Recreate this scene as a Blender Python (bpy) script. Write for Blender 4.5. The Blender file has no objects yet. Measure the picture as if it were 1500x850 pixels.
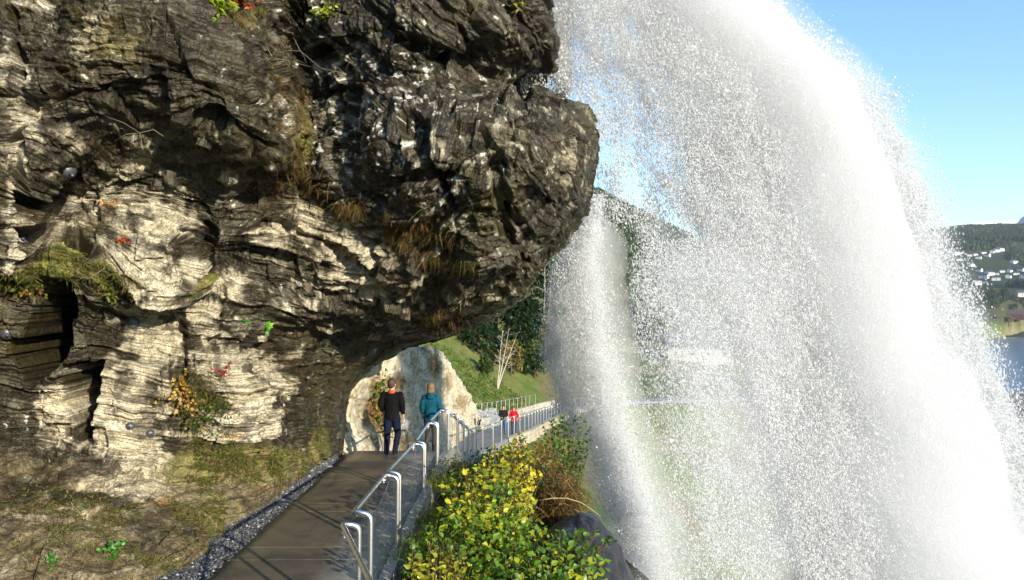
import bpy, bmesh, math, random
import numpy as np
from mathutils import Vector, Matrix
random.seed(7); rng = np.random.default_rng(7)
R = math.radians
SC = bpy.context.scene
COL = SC.collection
# ---------------------------------------------------------------- camera, sky, sun, exposure
EYE = 3.36            # the photographer stands this far above the walkway deck (deck level is z = 0)
PITCH = math.atan(35/1100)
cam_d = bpy.data.cameras.new('camera'); cam_d.sensor_width = 36; cam_d.lens = 1100/1500*36
cam_d.clip_start = .1; cam_d.clip_end = 40000
cam = bpy.data.objects.new('camera', cam_d); COL.objects.link(cam)
cam.location = (0, 0, EYE); cam.rotation_euler = (R(90)+PITCH, 0, 0)
SC.camera = cam
SUN_EL, SUN_AZ = R(16), R(142)          # azimuth clockwise from +Y: behind the viewer, to the right
world = bpy.data.worlds.new("World"); SC.world = world; world.use_nodes = True
wn = world.node_tree; bg = wn.nodes['Background']
sky = wn.nodes.new('ShaderNodeTexSky'); sky.sky_type = 'NISHITA'; sky.sun_disc = False
sky.sun_elevation = SUN_EL; sky.sun_rotation = SUN_AZ; sky.air_density = 1.0; sky.dust_density = .25; sky.ozone_density = 2.6
hs = wn.nodes.new('ShaderNodeHueSaturation'); hs.inputs['Saturation'].default_value = 1.12; hs.inputs['Value'].default_value = 1.2; wn.links.new(sky.outputs[0], hs.inputs['Color']); wn.links.new(hs.outputs[0], bg.inputs[0]); bg.inputs[1].default_value = .15
sd = bpy.data.lights.new('sun', 'SUN'); sd.energy = 5.0; sd.angle = R(.53); sd.color = (1, .91, .75)
sun = bpy.data.objects.new('sun', sd); COL.objects.link(sun)
S = Vector((math.sin(SUN_AZ)*math.cos(SUN_EL), math.cos(SUN_AZ)*math.cos(SUN_EL), math.sin(SUN_EL)))
sun.rotation_euler = S.to_track_quat('Z', 'Y').to_euler(); sun.location = (20, -20, 20)
SC.view_settings.view_transform = 'Standard'; SC.view_settings.look = 'None'
SC.view_settings.exposure = .9; SC.view_settings.gamma = 1
SC.cycles.max_bounces = 7; SC.cycles.volume_bounces = 4; SC.cycles.diffuse_bounces = 6; SC.cycles.transparent_max_bounces = 32
SC.cycles.sample_clamp_indirect = 6; SC.cycles.use_denoising = True

# ---------------------------------------------------------------- helpers
def at(px, py, d):
    """photo pixel (1500 wide) and distance along Y -> world point(s)"""
    px, py, d = np.broadcast_arrays(np.asarray(px, float), np.asarray(py, float), np.asarray(d, float))
    cx, cz = (px-750)/1100, -(py-425)/1100
    c, s = math.cos(PITCH), math.sin(PITCH)
    vy, vz = c - cz*s, s + cz*c
    return np.stack([cx/vy*d, d, vz/vy*d + EYE], -1)

def H3(ix, iy, iz, seed):
    h = (ix.astype(np.uint32)*np.uint32(374761393) + iy.astype(np.uint32)*np.uint32(668265263)
         + iz.astype(np.uint32)*np.uint32(2246822519) + np.uint32((seed*3266489917) & 0xffffffff))
    h = (h ^ (h >> np.uint32(13)))*np.uint32(1274126177)
    h = (h ^ (h >> np.uint32(16)))*np.uint32(2654435761)
    return ((h ^ (h >> np.uint32(15))) & np.uint32(0xffffff)).astype(np.float32)/np.float32(0xffffff)

def vn(P, f=1., seed=0):
    """value noise in -1..1"""
    Q = (np.asarray(P, np.float32)*np.float32(f)) + np.float32(17.3*seed % 91)
    I = np.floor(Q); F = (Q-I); I = I.astype(np.int64)
    F = F*F*F*(F*(F*6-15)+10)
    x, y, z = I[..., 0], I[..., 1], I[..., 2]; fx, fy, fz = F[..., 0], F[..., 1], F[..., 2]
    def L(a, b, t): return a+(b-a)*t
    r = L(L(L(H3(x, y, z, seed), H3(x+1, y, z, seed), fx), L(H3(x, y+1, z, seed), H3(x+1, y+1, z, seed), fx), fy),
          L(L(H3(x, y, z+1, seed), H3(x+1, y, z+1, seed), fx), L(H3(x, y+1, z+1, seed), H3(x+1, y+1, z+1, seed), fx), fy), fz)
    return r*2-1
def fbm(P, f=1., o=4, seed=0, g=.5):
    a, t, s = 1., 0., 0.
    for k in range(o):
        t = t + a*vn(P, f*2.03**k, seed+k*7); s += a; a *= g
    return t/s
def sst(a, b, x):
    t = np.clip((x-a)/(b-a), 0, 1); return t*t*(3-2*t)
def mixc(c, col, w):
    w = np.clip(w, 0, 1)[..., None]; return c*(1-w)+np.asarray(col, float)*w

def mesh_np(name, V, F, mat=None, parent=None, attrs=None, smooth=True, loc=None):
    """V (n,3), F (m,k) arrays of one face size -> one mesh object"""
    V = np.asarray(V, np.float32); F = np.asarray(F, np.int32); k = F.shape[1]
    me = bpy.data.meshes.new(name)
    me.vertices.add(len(V)); me.vertices.foreach_set('co', V.ravel())
    me.loops.add(F.size); me.loops.foreach_set('vertex_index', F.ravel())
    me.polygons.add(len(F)); me.polygons.foreach_set('loop_start', np.arange(0, F.size, k, dtype=np.int32))
    try: me.polygons.foreach_set('loop_total', np.full(len(F), k, np.int32))
    except Exception: pass
    me.update(calc_edges=True)
    me.polygons.foreach_set('use_smooth', np.full(len(F), smooth))
    for an, av in (attrs or {}).items():
        av = np.asarray(av, np.float32)
        if av.ndim == 2:
            a = me.attributes.new(an, 'FLOAT_COLOR', 'POINT')
            a.data.foreach_set('color', np.concatenate([av, np.ones((len(av), 1), np.float32)], 1).ravel())
        else:
            a = me.attributes.new(an, 'FLOAT', 'POINT'); a.data.foreach_set('value', av.ravel())
    if mat: me.materials.append(mat)
    o = bpy.data.objects.new(name, me); COL.objects.link(o)
    if parent: o.parent = parent
    if loc is not None: o.location = loc
    return o

class MB:
    """collects shapes; build() links them as one mesh object"""
    def __init__(s): s.v = []; s.f = []
    def add(s, vs, fs):
        n = len(s.v); s.v += [tuple(v) for v in vs]; s.f += [tuple(i+n for i in f) for f in fs]; return s
    def tube(s, pts, r, n=8, cap=True, closed=False):
        pts = [Vector(p) for p in pts]; m = len(pts)
        rs = r if hasattr(r, '__len__') else [r]*m
        up = None; rings = []
        for i, p in enumerate(pts):
            a = pts[max(i-1, 0)]; b = pts[min(i+1, m-1)]; t = (b-a).normalized()
            if up is None: up = t.orthogonal().normalized()
            up = (up - t*up.dot(t))
            up = up.normalized() if up.length > 1e-6 else t.orthogonal().normalized()
            w = t.cross(up)
            rings.append([p+(up*math.cos(2*math.pi*k/n)+w*math.sin(2*math.pi*k/n))*rs[i] for k in range(n)])
        vs = [q for g in rings for q in g]
        fs = [(i*n+k, i*n+(k+1) % n, (i+1)*n+(k+1) % n, (i+1)*n+k) for i in range(m-1) for k in range(n)]
        if cap: fs += [tuple(range(n-1, -1, -1)), tuple((m-1)*n+k for k in range(n))]
        return s.add(vs, fs)
    def box(s, c, size, rz=0, rx=0, ry=0, jit=0):
        M = Matrix.Translation(c) @ Matrix.Rotation(rz, 4, 'Z') @ Matrix.Rotation(rx, 4, 'X') @ Matrix.Rotation(ry, 4, 'Y')
        x, y, z = [k/2 for k in size]
        vs = [M @ Vector((a*x+random.uniform(-jit, jit), b*y+random.uniform(-jit, jit), e*z+random.uniform(-jit, jit))) for a in (-1, 1) for b in (-1, 1) for e in (-1, 1)]
        return s.add(vs, [(0, 1, 3, 2), (4, 6, 7, 5), (0, 4, 5, 1), (2, 3, 7, 6), (0, 2, 6, 4), (1, 5, 7, 3)])
    def loft(s, rings, cap=True):
        """rings: list of (centre, rx, ry, axis_x, axis_y)"""
        n = 16; vs = []
        for c, rx, ry, ax, ay in rings:
            c, ax, ay = Vector(c), Vector(ax), Vector(ay)
            vs += [c+ax*rx*math.cos(2*math.pi*k/n)+ay*ry*math.sin(2*math.pi*k/n) for k in range(n)]
        m = len(rings)
        fs = [(i*n+k, i*n+(k+1) % n, (i+1)*n+(k+1) % n, (i+1)*n+k) for i in range(m-1) for k in range(n)]
        if cap: fs += [tuple(range(n-1, -1, -1)), tuple((m-1)*n+k for k in range(n))]
        return s.add(vs, fs)
    def ball(s, c, r, sc=(1, 1, 1), nu=14, nv=9, rot=None):
        vs, fs = [], []
        for j in range(nv+1):
            th = math.pi*j/nv
            for i in range(nu):
                ph = 2*math.pi*i/nu
                p = Vector((math.sin(th)*math.cos(ph)*sc[0], math.sin(th)*math.sin(ph)*sc[1], math.cos(th)*sc[2]))*r
                if rot: p = rot @ p
                vs.append(p+Vector(c))
        for j in range(nv):
            for i in range(nu): fs.append((j*nu+i, (j+1)*nu+i, (j+1)*nu+(i+1) % nu, j*nu+(i+1) % nu))
        return s.add(vs, fs)
    def build(s, name, mat, parent=None, smooth=True, voxel=None, bevel=None, sub=0):
        me = bpy.data.meshes.new(name); me.from_pydata(s.v, [], s.f); me.update()
        if mat: me.materials.append(mat)
        o = bpy.data.objects.new(name, me); COL.objects.link(o)
        if voxel:
            md = o.modifiers.new('r', 'REMESH'); md.mode = 'VOXEL'; md.voxel_size = voxel; md.use_smooth_shade = True
            m2 = o.modifiers.new('s', 'SMOOTH'); m2.iterations = 4; m2.factor = .5
        if bevel:
            md = o.modifiers.new('b', 'BEVEL'); md.width = bevel; md.segments = 2; md.limit_method = 'ANGLE'
        if voxel or bevel:
            dg = bpy.context.evaluated_depsgraph_get(); dg.update()
            nm = bpy.data.meshes.new_from_object(o.evaluated_get(dg)); o.modifiers.clear(); o.data = nm
            if mat and not nm.materials: nm.materials.append(mat)
            me = nm
        me.polygons.foreach_set('use_smooth', [smooth]*len(me.polygons))
        if parent: o.parent = parent
        return o

def tag(o, label=None, cat=None, group=None, kind=None):
    if label: o['label'] = label
    if cat: o['category'] = cat
    if group: o['group'] = group
    if kind: o['kind'] = kind
    return o
def empty(name, loc, label, cat, group=None, rz=0):
    o = bpy.data.objects.new(name, None); COL.objects.link(o); o.location = loc; o.rotation_euler = (0, 0, rz)
    o.empty_display_size = .1
    return tag(o, label, cat, group)
def copy_tree(o, parent=None):
    c = o.copy(); COL.objects.link(c)
    if parent: c.parent = parent
    for ch in [x for x in COL.objects if x.parent == o]: copy_tree(ch, c)
    return c

# ---------------------------------------------------------------- materials
def mat(name, base=(.5, .5, .5), rough=.7, metal=0., attr=None, noise=None, bump=None, spec=.5, two=None, wet=None, trans=0, haze=None):
    """noise = (scale, low, high) multiplies the colour; bump = list of (scale, strength, distance)"""
    m = bpy.data.materials.new(name); m.use_nodes = True
    nt = m.node_tree; N = nt.nodes; L = nt.links; b = N['Principled BSDF']
    b.inputs['Roughness'].default_value = rough; b.inputs['Metallic'].default_value = metal
    b.inputs['Specular IOR Level'].default_value = spec
    tc = N.new('ShaderNodeTexCoord'); geo = tc.outputs['Object']
    if attr:
        a = N.new('ShaderNodeAttribute'); a.attribute_name = attr; c = a.outputs['Color']
    else:
        rgb = N.new('ShaderNodeRGB'); rgb.outputs[0].default_value = (*base, 1); c = rgb.outputs[0]
    if two:   # (colour, scale, lo, hi)
        t = N.new('ShaderNodeTexNoise'); t.inputs['Scale'].default_value = two[1]; t.inputs['Detail'].default_value = 5; L.new(geo, t.inputs['Vector'])
        mr = N.new('ShaderNodeMapRange'); mr.inputs[1].default_value = two[2]; mr.inputs[2].default_value = two[3]; L.new(t.outputs[0], mr.inputs[0])
        mx = N.new('ShaderNodeMix'); mx.data_type = 'RGBA'; L.new(mr.outputs[0], mx.inputs[0]); L.new(c, mx.inputs[6]); mx.inputs[7].default_value = (*two[0], 1); c = mx.outputs[2]
    if noise:
        t = N.new('ShaderNodeTexNoise'); t.inputs['Scale'].default_value = noise[0]; t.inputs['Detail'].default_value = 6; t.inputs['Roughness'].default_value = .65; L.new(geo, t.inputs['Vector'])
        mr = N.new('ShaderNodeMapRange'); mr.inputs[1].default_value = .3; mr.inputs[2].default_value = .7; mr.inputs[3].default_value = noise[1]; mr.inputs[4].default_value = noise[2]; L.new(t.outputs[0], mr.inputs[0])
        mx = N.new('ShaderNodeVectorMath'); mx.operation = 'SCALE'; L.new(c, mx.inputs[0]); L.new(mr.outputs[0], mx.inputs['Scale']); c = mx.outputs[0]
    L.new(c, b.inputs['Base Color'])
    if wet:
        a = N.new('ShaderNodeAttribute'); a.attribute_name = wet; L.new(a.outputs['Fac'], b.inputs['Roughness'])
    prev = None
    for sc_, st, di in (bump or []):
        t = N.new('ShaderNodeTexNoise'); t.inputs['Scale'].default_value = sc_; t.inputs['Detail'].default_value = 5; t.inputs['Roughness'].default_value = .6; L.new(geo, t.inputs['Vector'])
        bp = N.new('ShaderNodeBump'); bp.inputs['Strength'].default_value = st; bp.inputs['Distance'].default_value = di; L.new(t.outputs[0], bp.inputs['Height'])
        if prev: L.new(prev, bp.inputs['Normal'])
        prev = bp.outputs[0]
    if prev: L.new(prev, b.inputs['Normal'])
    if trans:   # thin leaves: some light passes through
        tr = N.new('ShaderNodeBsdfTranslucent'); L.new(c, tr.inputs[0]); ms = N.new('ShaderNodeMixShader'); ms.inputs[0].default_value = trans
        L.new(b.outputs[0], ms.inputs[1]); L.new(tr.outputs[0], ms.inputs[2]); L.new(ms.outputs[0], N['Material Output'].inputs[0])
    return m

M_ROCK = mat('rock', attr='col', wet='rough', noise=(9, .5, 1.45), bump=[(5, .5, .12), (22, .55, .035), (90, .45, .008)], spec=.4)
def rock_detail(m):
    """thin dark bedding seams and mineral speckle that run through the stone"""
    nt = m.node_tree; N = nt.nodes; L = nt.links; b = N['Principled BSDF']; old = b.inputs['Base Color'].links[0].from_socket
    tc = N.new('ShaderNodeTexCoord'); out = old
    ah = N.new('ShaderNodeAttribute'); ah.attribute_name = 'bedh'; al = N.new('ShaderNodeAttribute'); al.attribute_name = 'lat'
    cx = N.new('ShaderNodeCombineXYZ'); L.new(al.outputs['Fac'], cx.inputs[0]); L.new(ah.outputs['Fac'], cx.inputs[2])
    for rot, sc_, lo, hi, dk in (((0, 0, 0), (1.7, 1.5, 13), .36, .46, .50), ((0, R(4), 0), (2.6, 1.6, 36), .37, .44, .55)):
        mp = N.new('ShaderNodeMapping'); mp.inputs['Rotation'].default_value = rot; mp.inputs['Scale'].default_value = sc_; L.new(cx.outputs[0], mp.inputs['Vector'])
        t = N.new('ShaderNodeTexNoise'); t.inputs['Scale'].default_value = 1.; t.inputs['Detail'].default_value = 8; t.inputs['Roughness'].default_value = .6; t.inputs['Distortion'].default_value = .9; L.new(mp.outputs[0], t.inputs['Vector'])
        mr = N.new('ShaderNodeMapRange'); mr.inputs[1].default_value = lo; mr.inputs[2].default_value = hi; mr.inputs[3].default_value = dk; mr.inputs[4].default_value = 1.; L.new(t.outputs[0], mr.inputs[0])
        v = N.new('ShaderNodeVectorMath'); v.operation = 'SCALE'; L.new(out, v.inputs[0]); L.new(mr.outputs[0], v.inputs['Scale']); out = v.outputs[0]
        bp = N.new('ShaderNodeBump'); bp.inputs['Strength'].default_value = .7; bp.inputs['Distance'].default_value = .05; L.new(mr.outputs[0], bp.inputs['Height'])
        L.new(b.inputs['Normal'].links[0].from_socket, bp.inputs['Normal']); L.new(bp.outputs[0], b.inputs['Normal'])
    t = N.new('ShaderNodeTexNoise'); t.inputs['Scale'].default_value = 38; t.inputs['Detail'].default_value = 3; L.new(tc.outputs['Object'], t.inputs['Vector'])
    mr = N.new('ShaderNodeMapRange'); mr.inputs[1].default_value = .35; mr.inputs[2].default_value = .68; mr.inputs[3].default_value = .62; mr.inputs[4].default_value = 1.5; L.new(t.outputs[0], mr.inputs[0])
    v = N.new('ShaderNodeVectorMath'); v.operation = 'SCALE'; L.new(out, v.inputs[0]); L.new(mr.outputs[0], v.inputs['Scale']); L.new(v.outputs[0], b.inputs['Base Color'])
M_MASSIVE = mat('massive_rock', attr='col', wet='rough', noise=(7, .5, 1.4), bump=[(4, .5, .12), (22, .5, .035), (90, .45, .008)], spec=.4)
rock_detail(M_ROCK)
M_GROUND = mat('ground', attr='col', rough=.95, noise=(.6, .7, 1.3), bump=[(.5, .4, .3), (14, .5, .05)], spec=.2)
# ---------------------------------------------------------------- walkway line: right edge (x, y, z), width, by distance
WAY = np.array([(1.6, 2.5, 1.1, 2.2), (.6, 4.2, .7, 2.2), (-.9, 6.2, .25, 2.2), (-1.62, 7.8, 0, 2.22), (-1.68, 12, 0, 2.25), (-1.66, 18.3, 0, 2.35), (-1.63, 19.2, -.1, 2.4),
  (-1.62, 21.5, -.6, 2.0), (-1.6, 24, -1.1, 1.65), (-1.58, 29.5, -2.25, 1.65), (-1.4, 34, -2.85, 2.0), (-.7, 38, -3.2, 2.8), (.15, 44, -3.7, 2.9), (1.0, 50, -4.4, 2.9), (2.2, 60, -5.4, 2.9), (3.6, 70, -6.3, 2.9),
  (5.4, 80, -7.1, 2.9), (9, 90, -7.6, 3), (16, 96, -7.8, 3), (30, 100, -7.9, 3), (60, 102, -8.3, 3), (110, 100, -9, 3)])
def resample(P, step):
    d = np.r_[0, np.cumsum(np.linalg.norm(np.diff(P[:, :3], axis=0), axis=1))]
    t = np.arange(0, d[-1], step)
    def spl(y):   # Catmull-Rom like, monotone enough: interpolate then smooth
        return np.interp(t, d, y)
    Q = np.stack([spl(P[:, i]) for i in range(P.shape[1])], 1)
    k = np.hanning(9); k /= k.sum()
    W = Q.copy()
    for i in range(Q.shape[1]):
        W[:, i] = np.convolve(np.pad(Q[:, i], 4, mode='edge'), k, 'valid')
    return W
WR = resample(WAY, .35)                 # right edge
T = np.gradient(WR[:, :2], axis=0); T /= np.linalg.norm(T, axis=1)[:, None]
NR = np.stack([T[:, 1], -T[:, 0]], 1)   # to the right
WL = WR.copy(); WL[:, :2] -= NR*WR[:, 3:4]
WC = (WR+WL)/2

VALLEY = -28.
RIV = np.array([(60, -250, 90), (150, 120, 90), (275, 380, 95), (400, 560, 100), (540, 800, 130), (780, 1100, 120), (1100, 1250, 120)], float)
RIVs = resample(np.c_[RIV[:, :2], np.zeros(len(RIV)), RIV[:, 2]], 20)
def near_dist(x, y, line):
    """distance to polyline samples, index of nearest"""
    out = np.full(x.shape, 1e9); idx = np.zeros(x.shape, int)
    for i, p in enumerate(line):
        d = (x-p[0])**2+(y-p[1])**2; m = d < out; out[m] = d[m]; idx[m] = i
    return np.sqrt(out), idx
CL = WC[::3]; CLT = NR[::3]
def terrain(x, y):
    sh = x.shape; x = x.ravel().astype(float); y = y.ravel().astype(float)
    P = np.stack([x, y, x*0], -1); r = np.hypot(x, y)
    z = np.full(x.shape, VALLEY)
    z += 2.5*fbm(P, .008, 3, 3) + .5*fbm(P, .05, 3, 4)
    near = r < 420
    dd, ii = near_dist(x[near], y[near], CL)
    p = CL[ii]; n = CLT[ii]; side = (x[near]-p[:, 0])*n[:, 0]+(y[near]-p[:, 1])*n[:, 1]
    hw = p[:, 3]/2; e = np.maximum(dd-hw, 0)
    Pn = P[near]; nz = fbm(Pn, .35, 4, 9); nz2 = fbm(Pn, .06, 3, 11)
    ws = sst(26, 18, p[:, 1])
    prof = (.18*np.minimum(e, 2.3)+.95*np.maximum(e-2.3, 0))*ws + e*(.95+.12*nz2)*(1-ws)
    low = p[:, 2]-.32-prof+.35*nz*np.minimum(e, 1.5) + .0018*np.maximum(e, 0)**2*.8
    low = np.where(e > 45, VALLEY, np.maximum(low, VALLEY))
    slope = np.interp(p[:, 1], [15, 19, 30, 60], [.02, .3, .85, .78])
    high = p[:, 2]-.1+np.minimum(e, 200)*slope*np.interp(e, [0, .9, 2.5, 60, 200], [.0, .25, .8, .9, .7])+.5*nz*np.minimum(e*.3, 1.2)*sst(17, 24, p[:, 1])-.15*sst(20, 16, p[:, 1])
    # beyond the end of the climb the left side falls back to the valley
    fall = sst(12, 26, p[:, 0]); fall = np.maximum(fall, sst(-10, 25, x[near])*sst(120, 170, y[near]))
    dn = np.maximum(p[:, 2]-.4-e*.30+.3*nz, VALLEY)
    high = high*(1-fall)+dn*fall
    zn = np.where(side > 0, low, high)
    k = sst(250, 420, r[near]); zn = zn*(1-k)+z[near]*k
    ins = e <= 0.02
    zn = np.where(ins, p[:, 2]-.25, zn)
    z[near] = zn
    far = r > 60
    # a bench with a hayfield between the walk and the river
    Pf = P
    az = np.degrees(np.arctan2(x, y))
    rid = fbm(Pf, .004, 4, 21); rid2 = fbm(Pf, .0012, 4, 23)
    # wooded hill ahead (left of centre)
    h1 = np.interp(az, [-60, -10, 4, 7.2, 11, 13.5, 15.3, 17, 22, 30, 40], [190, 170, 138, 122, 100, 84, 55, 30, 14, 6, 0])
    w1 = np.exp(-((r-760)/230.)**2)
    z += far*h1*w1*(1+.1*rid)*1.2
    # long ridge behind the village and the far blue mountain
    h2 = np.interp(az, [-60, 10, 20, 28, 30, 31.5, 33, 36, 45, 60], [290, 290, 275, 256, 262, 268, 258, 236, 220, 260])
    z += far*h2*sst(1000, 2700, r)*(1+.07*rid2*sst(1500, 2600, r)) + far*sst(1100, 2500, r)*18*rid
    z += 25*sst(800, 1300, r)*sst(17, 26, az)*(.6+.6*rid)
    h3 = np.interp(az, [20, 31.8, 33, 34.3, 40, 60], [0, 0, 400, 800, 960, 800])
    z += h3*.5*sst(4300, 6000, r)
    z = np.where(r > 1e9, z, z)
    # the river bed
    b = (r > 90)
    dr, ir = near_dist(x[b], y[b], RIVs); w = RIVs[ir, 3]/2
    k = sst(w*1.35, w*.85, dr) if False else 1-np.clip((dr-w*.9)/(w*.35), 0, 1)
    zb = z[b]; zb = zb*(1-k)+(VALLEY-7)*k; z[b] = zb
    return z.reshape(sh)

# one ground sheet to the horizon: polar grid round the camera foot
rr = np.concatenate([np.linspace(.01, 3, 8)[:-1], np.geomspace(3, 120, 230)[:-1], np.geomspace(120, 9000, 300)])
aa = np.radians(np.concatenate([np.linspace(-180, -52, 60)[:-1], np.linspace(-52, 52, 620)[:-1], np.linspace(52, 180, 60)]))
RR, AA = np.meshgrid(rr, aa, indexing='ij')
GX, GY = RR*np.sin(AA), RR*np.cos(AA)
GZ = terrain(GX, GY)
nR, nA = RR.shape
P = np.stack([GX, GY, GZ], -1).reshape(-1, 3)
idx = np.arange(nR*nA).reshape(nR, nA)
F = np.stack([idx[:-1, :-1], idx[1:, :-1], idx[1:, 1:], idx[:-1, 1:]], -1).reshape(-1, 4)
r = np.hypot(P[:, 0], P[:, 1])
az = np.degrees(np.arctan2(P[:, 0], P[:, 1]))
n1, n2, n3 = fbm(P, .12, 4, 31), fbm(P, .9, 3, 33), fbm(P, .012, 4, 35)
c = np.tile(np.array([.085, .125, .022]), (len(P), 1))
c = mixc(c, (.20, .17, .06), sst(-.1, .5, n1+.3*n2))
c = mixc(c, (.06, .12, .015), sst(.15, .5, n2)*.7); c = mixc(c, (.13, .105, .05), (r > 12)*(r < 200)*(P[:, 0] > 3)*sst(-.25, .25, n1)*.8)
near_left = (r < 30)*sst(0, -3, P[:, 0])
c = mixc(c, (.20, .17, .085), near_left*(.55+.4*n2))
c = mixc(c, (.05, .10, .012), near_left*sst(.1, .5, fbm(P, 1.3, 4, 37)))
c = mixc(c, (.05, .045, .03), (r < 30)*sst(-1.8, -.5, P[:, 0])*.8)
fields = np.floor(vn(np.stack([P[:, 0]*.6+P[:, 1]*.25, P[:, 1]*.8-P[:, 0]*.2, P[:, 2]*0], -1), .011, 5)*4)
valley = sst(130, 260, r)*(P[:, 2] < VALLEY+14)
c = mixc(c, (.08, .12, .03), valley*(fields % 2 == 0)*.9); c = mixc(c, (.24, .20, .09), valley*(fields % 3 == 0)*.8)
hill = sst(300, 450, r)*sst(VALLEY+10, VALLEY+24, P[:, 2])
c = mixc(c, (.022, .036, .014), hill*(.95+.3*n3)); c = mixc(c, (.12, .10, .035), hill*sst(.2, .5, n3+.3*n1)*.35)
c = mixc(c, (.10, .13, .20), sst(4200, 4800, r)*(az > 31))  # distance haze painted into the far mountain as blue
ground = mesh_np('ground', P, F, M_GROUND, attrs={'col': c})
tag(ground, kind='structure')

# ---------------------------------------------------------------- river
M_RIVER = mat("river_water", (.02, .07, .17), .22, noise=(.02, .7, 1.3), bump=[(.2, .2, .2)])
TR = np.gradient(RIVs[:, :2], axis=0); TR /= np.linalg.norm(TR, axis=1)[:, None]
a_ = np.c_[RIVs[:, :2]+np.c_[TR[:, 1], -TR[:, 0]]*RIVs[:, 3:4]*.62, np.full(len(RIVs), VALLEY-3.5)]
b_ = np.c_[RIVs[:, :2]-np.c_[TR[:, 1], -TR[:, 0]]*RIVs[:, 3:4]*.62, np.full(len(RIVs), VALLEY-3.5)]
n = len(a_); V = np.r_[a_, b_]; i = np.arange(n-1)
tag(mesh_np('river', V, np.stack([i, i+1, i+1+n, i+n], -1), M_RIVER), kind='structure')
# ---------------------------------------------------------------- the cliff: a cage of real distances, bedded and broken
def rbf(pts, X, Y, eps=90.):
    """smooth scattered interpolation with thin-plate kernel"""
    p = np.array(pts, float); n = len(p)
    def K(r2): return .5*r2*np.log(r2+1e-6)
    s = 400.; A = p[:, :2]/s
    D = ((A[:, None]-A[None])**2).sum(-1)
    M = np.zeros((n+3, n+3)); M[:n, :n] = K(D)+np.eye(n)*.002; M[:n, n] = 1; M[:n, n+1:] = A; M[n, :n] = 1; M[n+1:, :n] = A.T
    w = np.linalg.solve(M, np.r_[p[:, 2], 0, 0, 0])
    xs, ys = X.ravel()/s, Y.ravel()/s
    out = np.full(xs.shape, w[n])+w[n+1]*xs+w[n+2]*ys
    for i in range(n): out += w[i]*K((xs-A[i, 0])**2+(ys-A[i, 1])**2)
    return out.reshape(X.shape)
def poly_mask(px, py, poly, soft):
    """signed soft inside mask of a polygon"""
    poly = np.array(poly, float); ins = np.zeros(px.shape, bool); dmin = np.full(px.shape, 1e9)
    for i in range(len(poly)):
        x0, y0 = poly[i]; x1, y1 = poly[(i+1) % len(poly)]
        cr = ((y0 > py) != (y1 > py)) & (px < (x1-x0)*(py-y0)/((y1-y0) or 1e-9)+x0); ins ^= cr
        t = np.clip(((px-x0)*(x1-x0)+(py-y0)*(y1-y0))/((x1-x0)**2+(y1-y0)**2+1e-9), 0, 1)
        dmin = np.minimum(dmin, np.hypot(px-x0-t*(x1-x0), py-y0-t*(y1-y0)))
    return np.clip(.5+np.where(ins, dmin, -dmin)/soft, 0, 1)
def blob(px, py, L):
    o = np.zeros(px.shape)
    for cx, cy, rx, ry, w in L: o = np.maximum(o, w*np.exp(-(((px-cx)/rx)**2+((py-cy)/ry)**2)))
    return o

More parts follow.
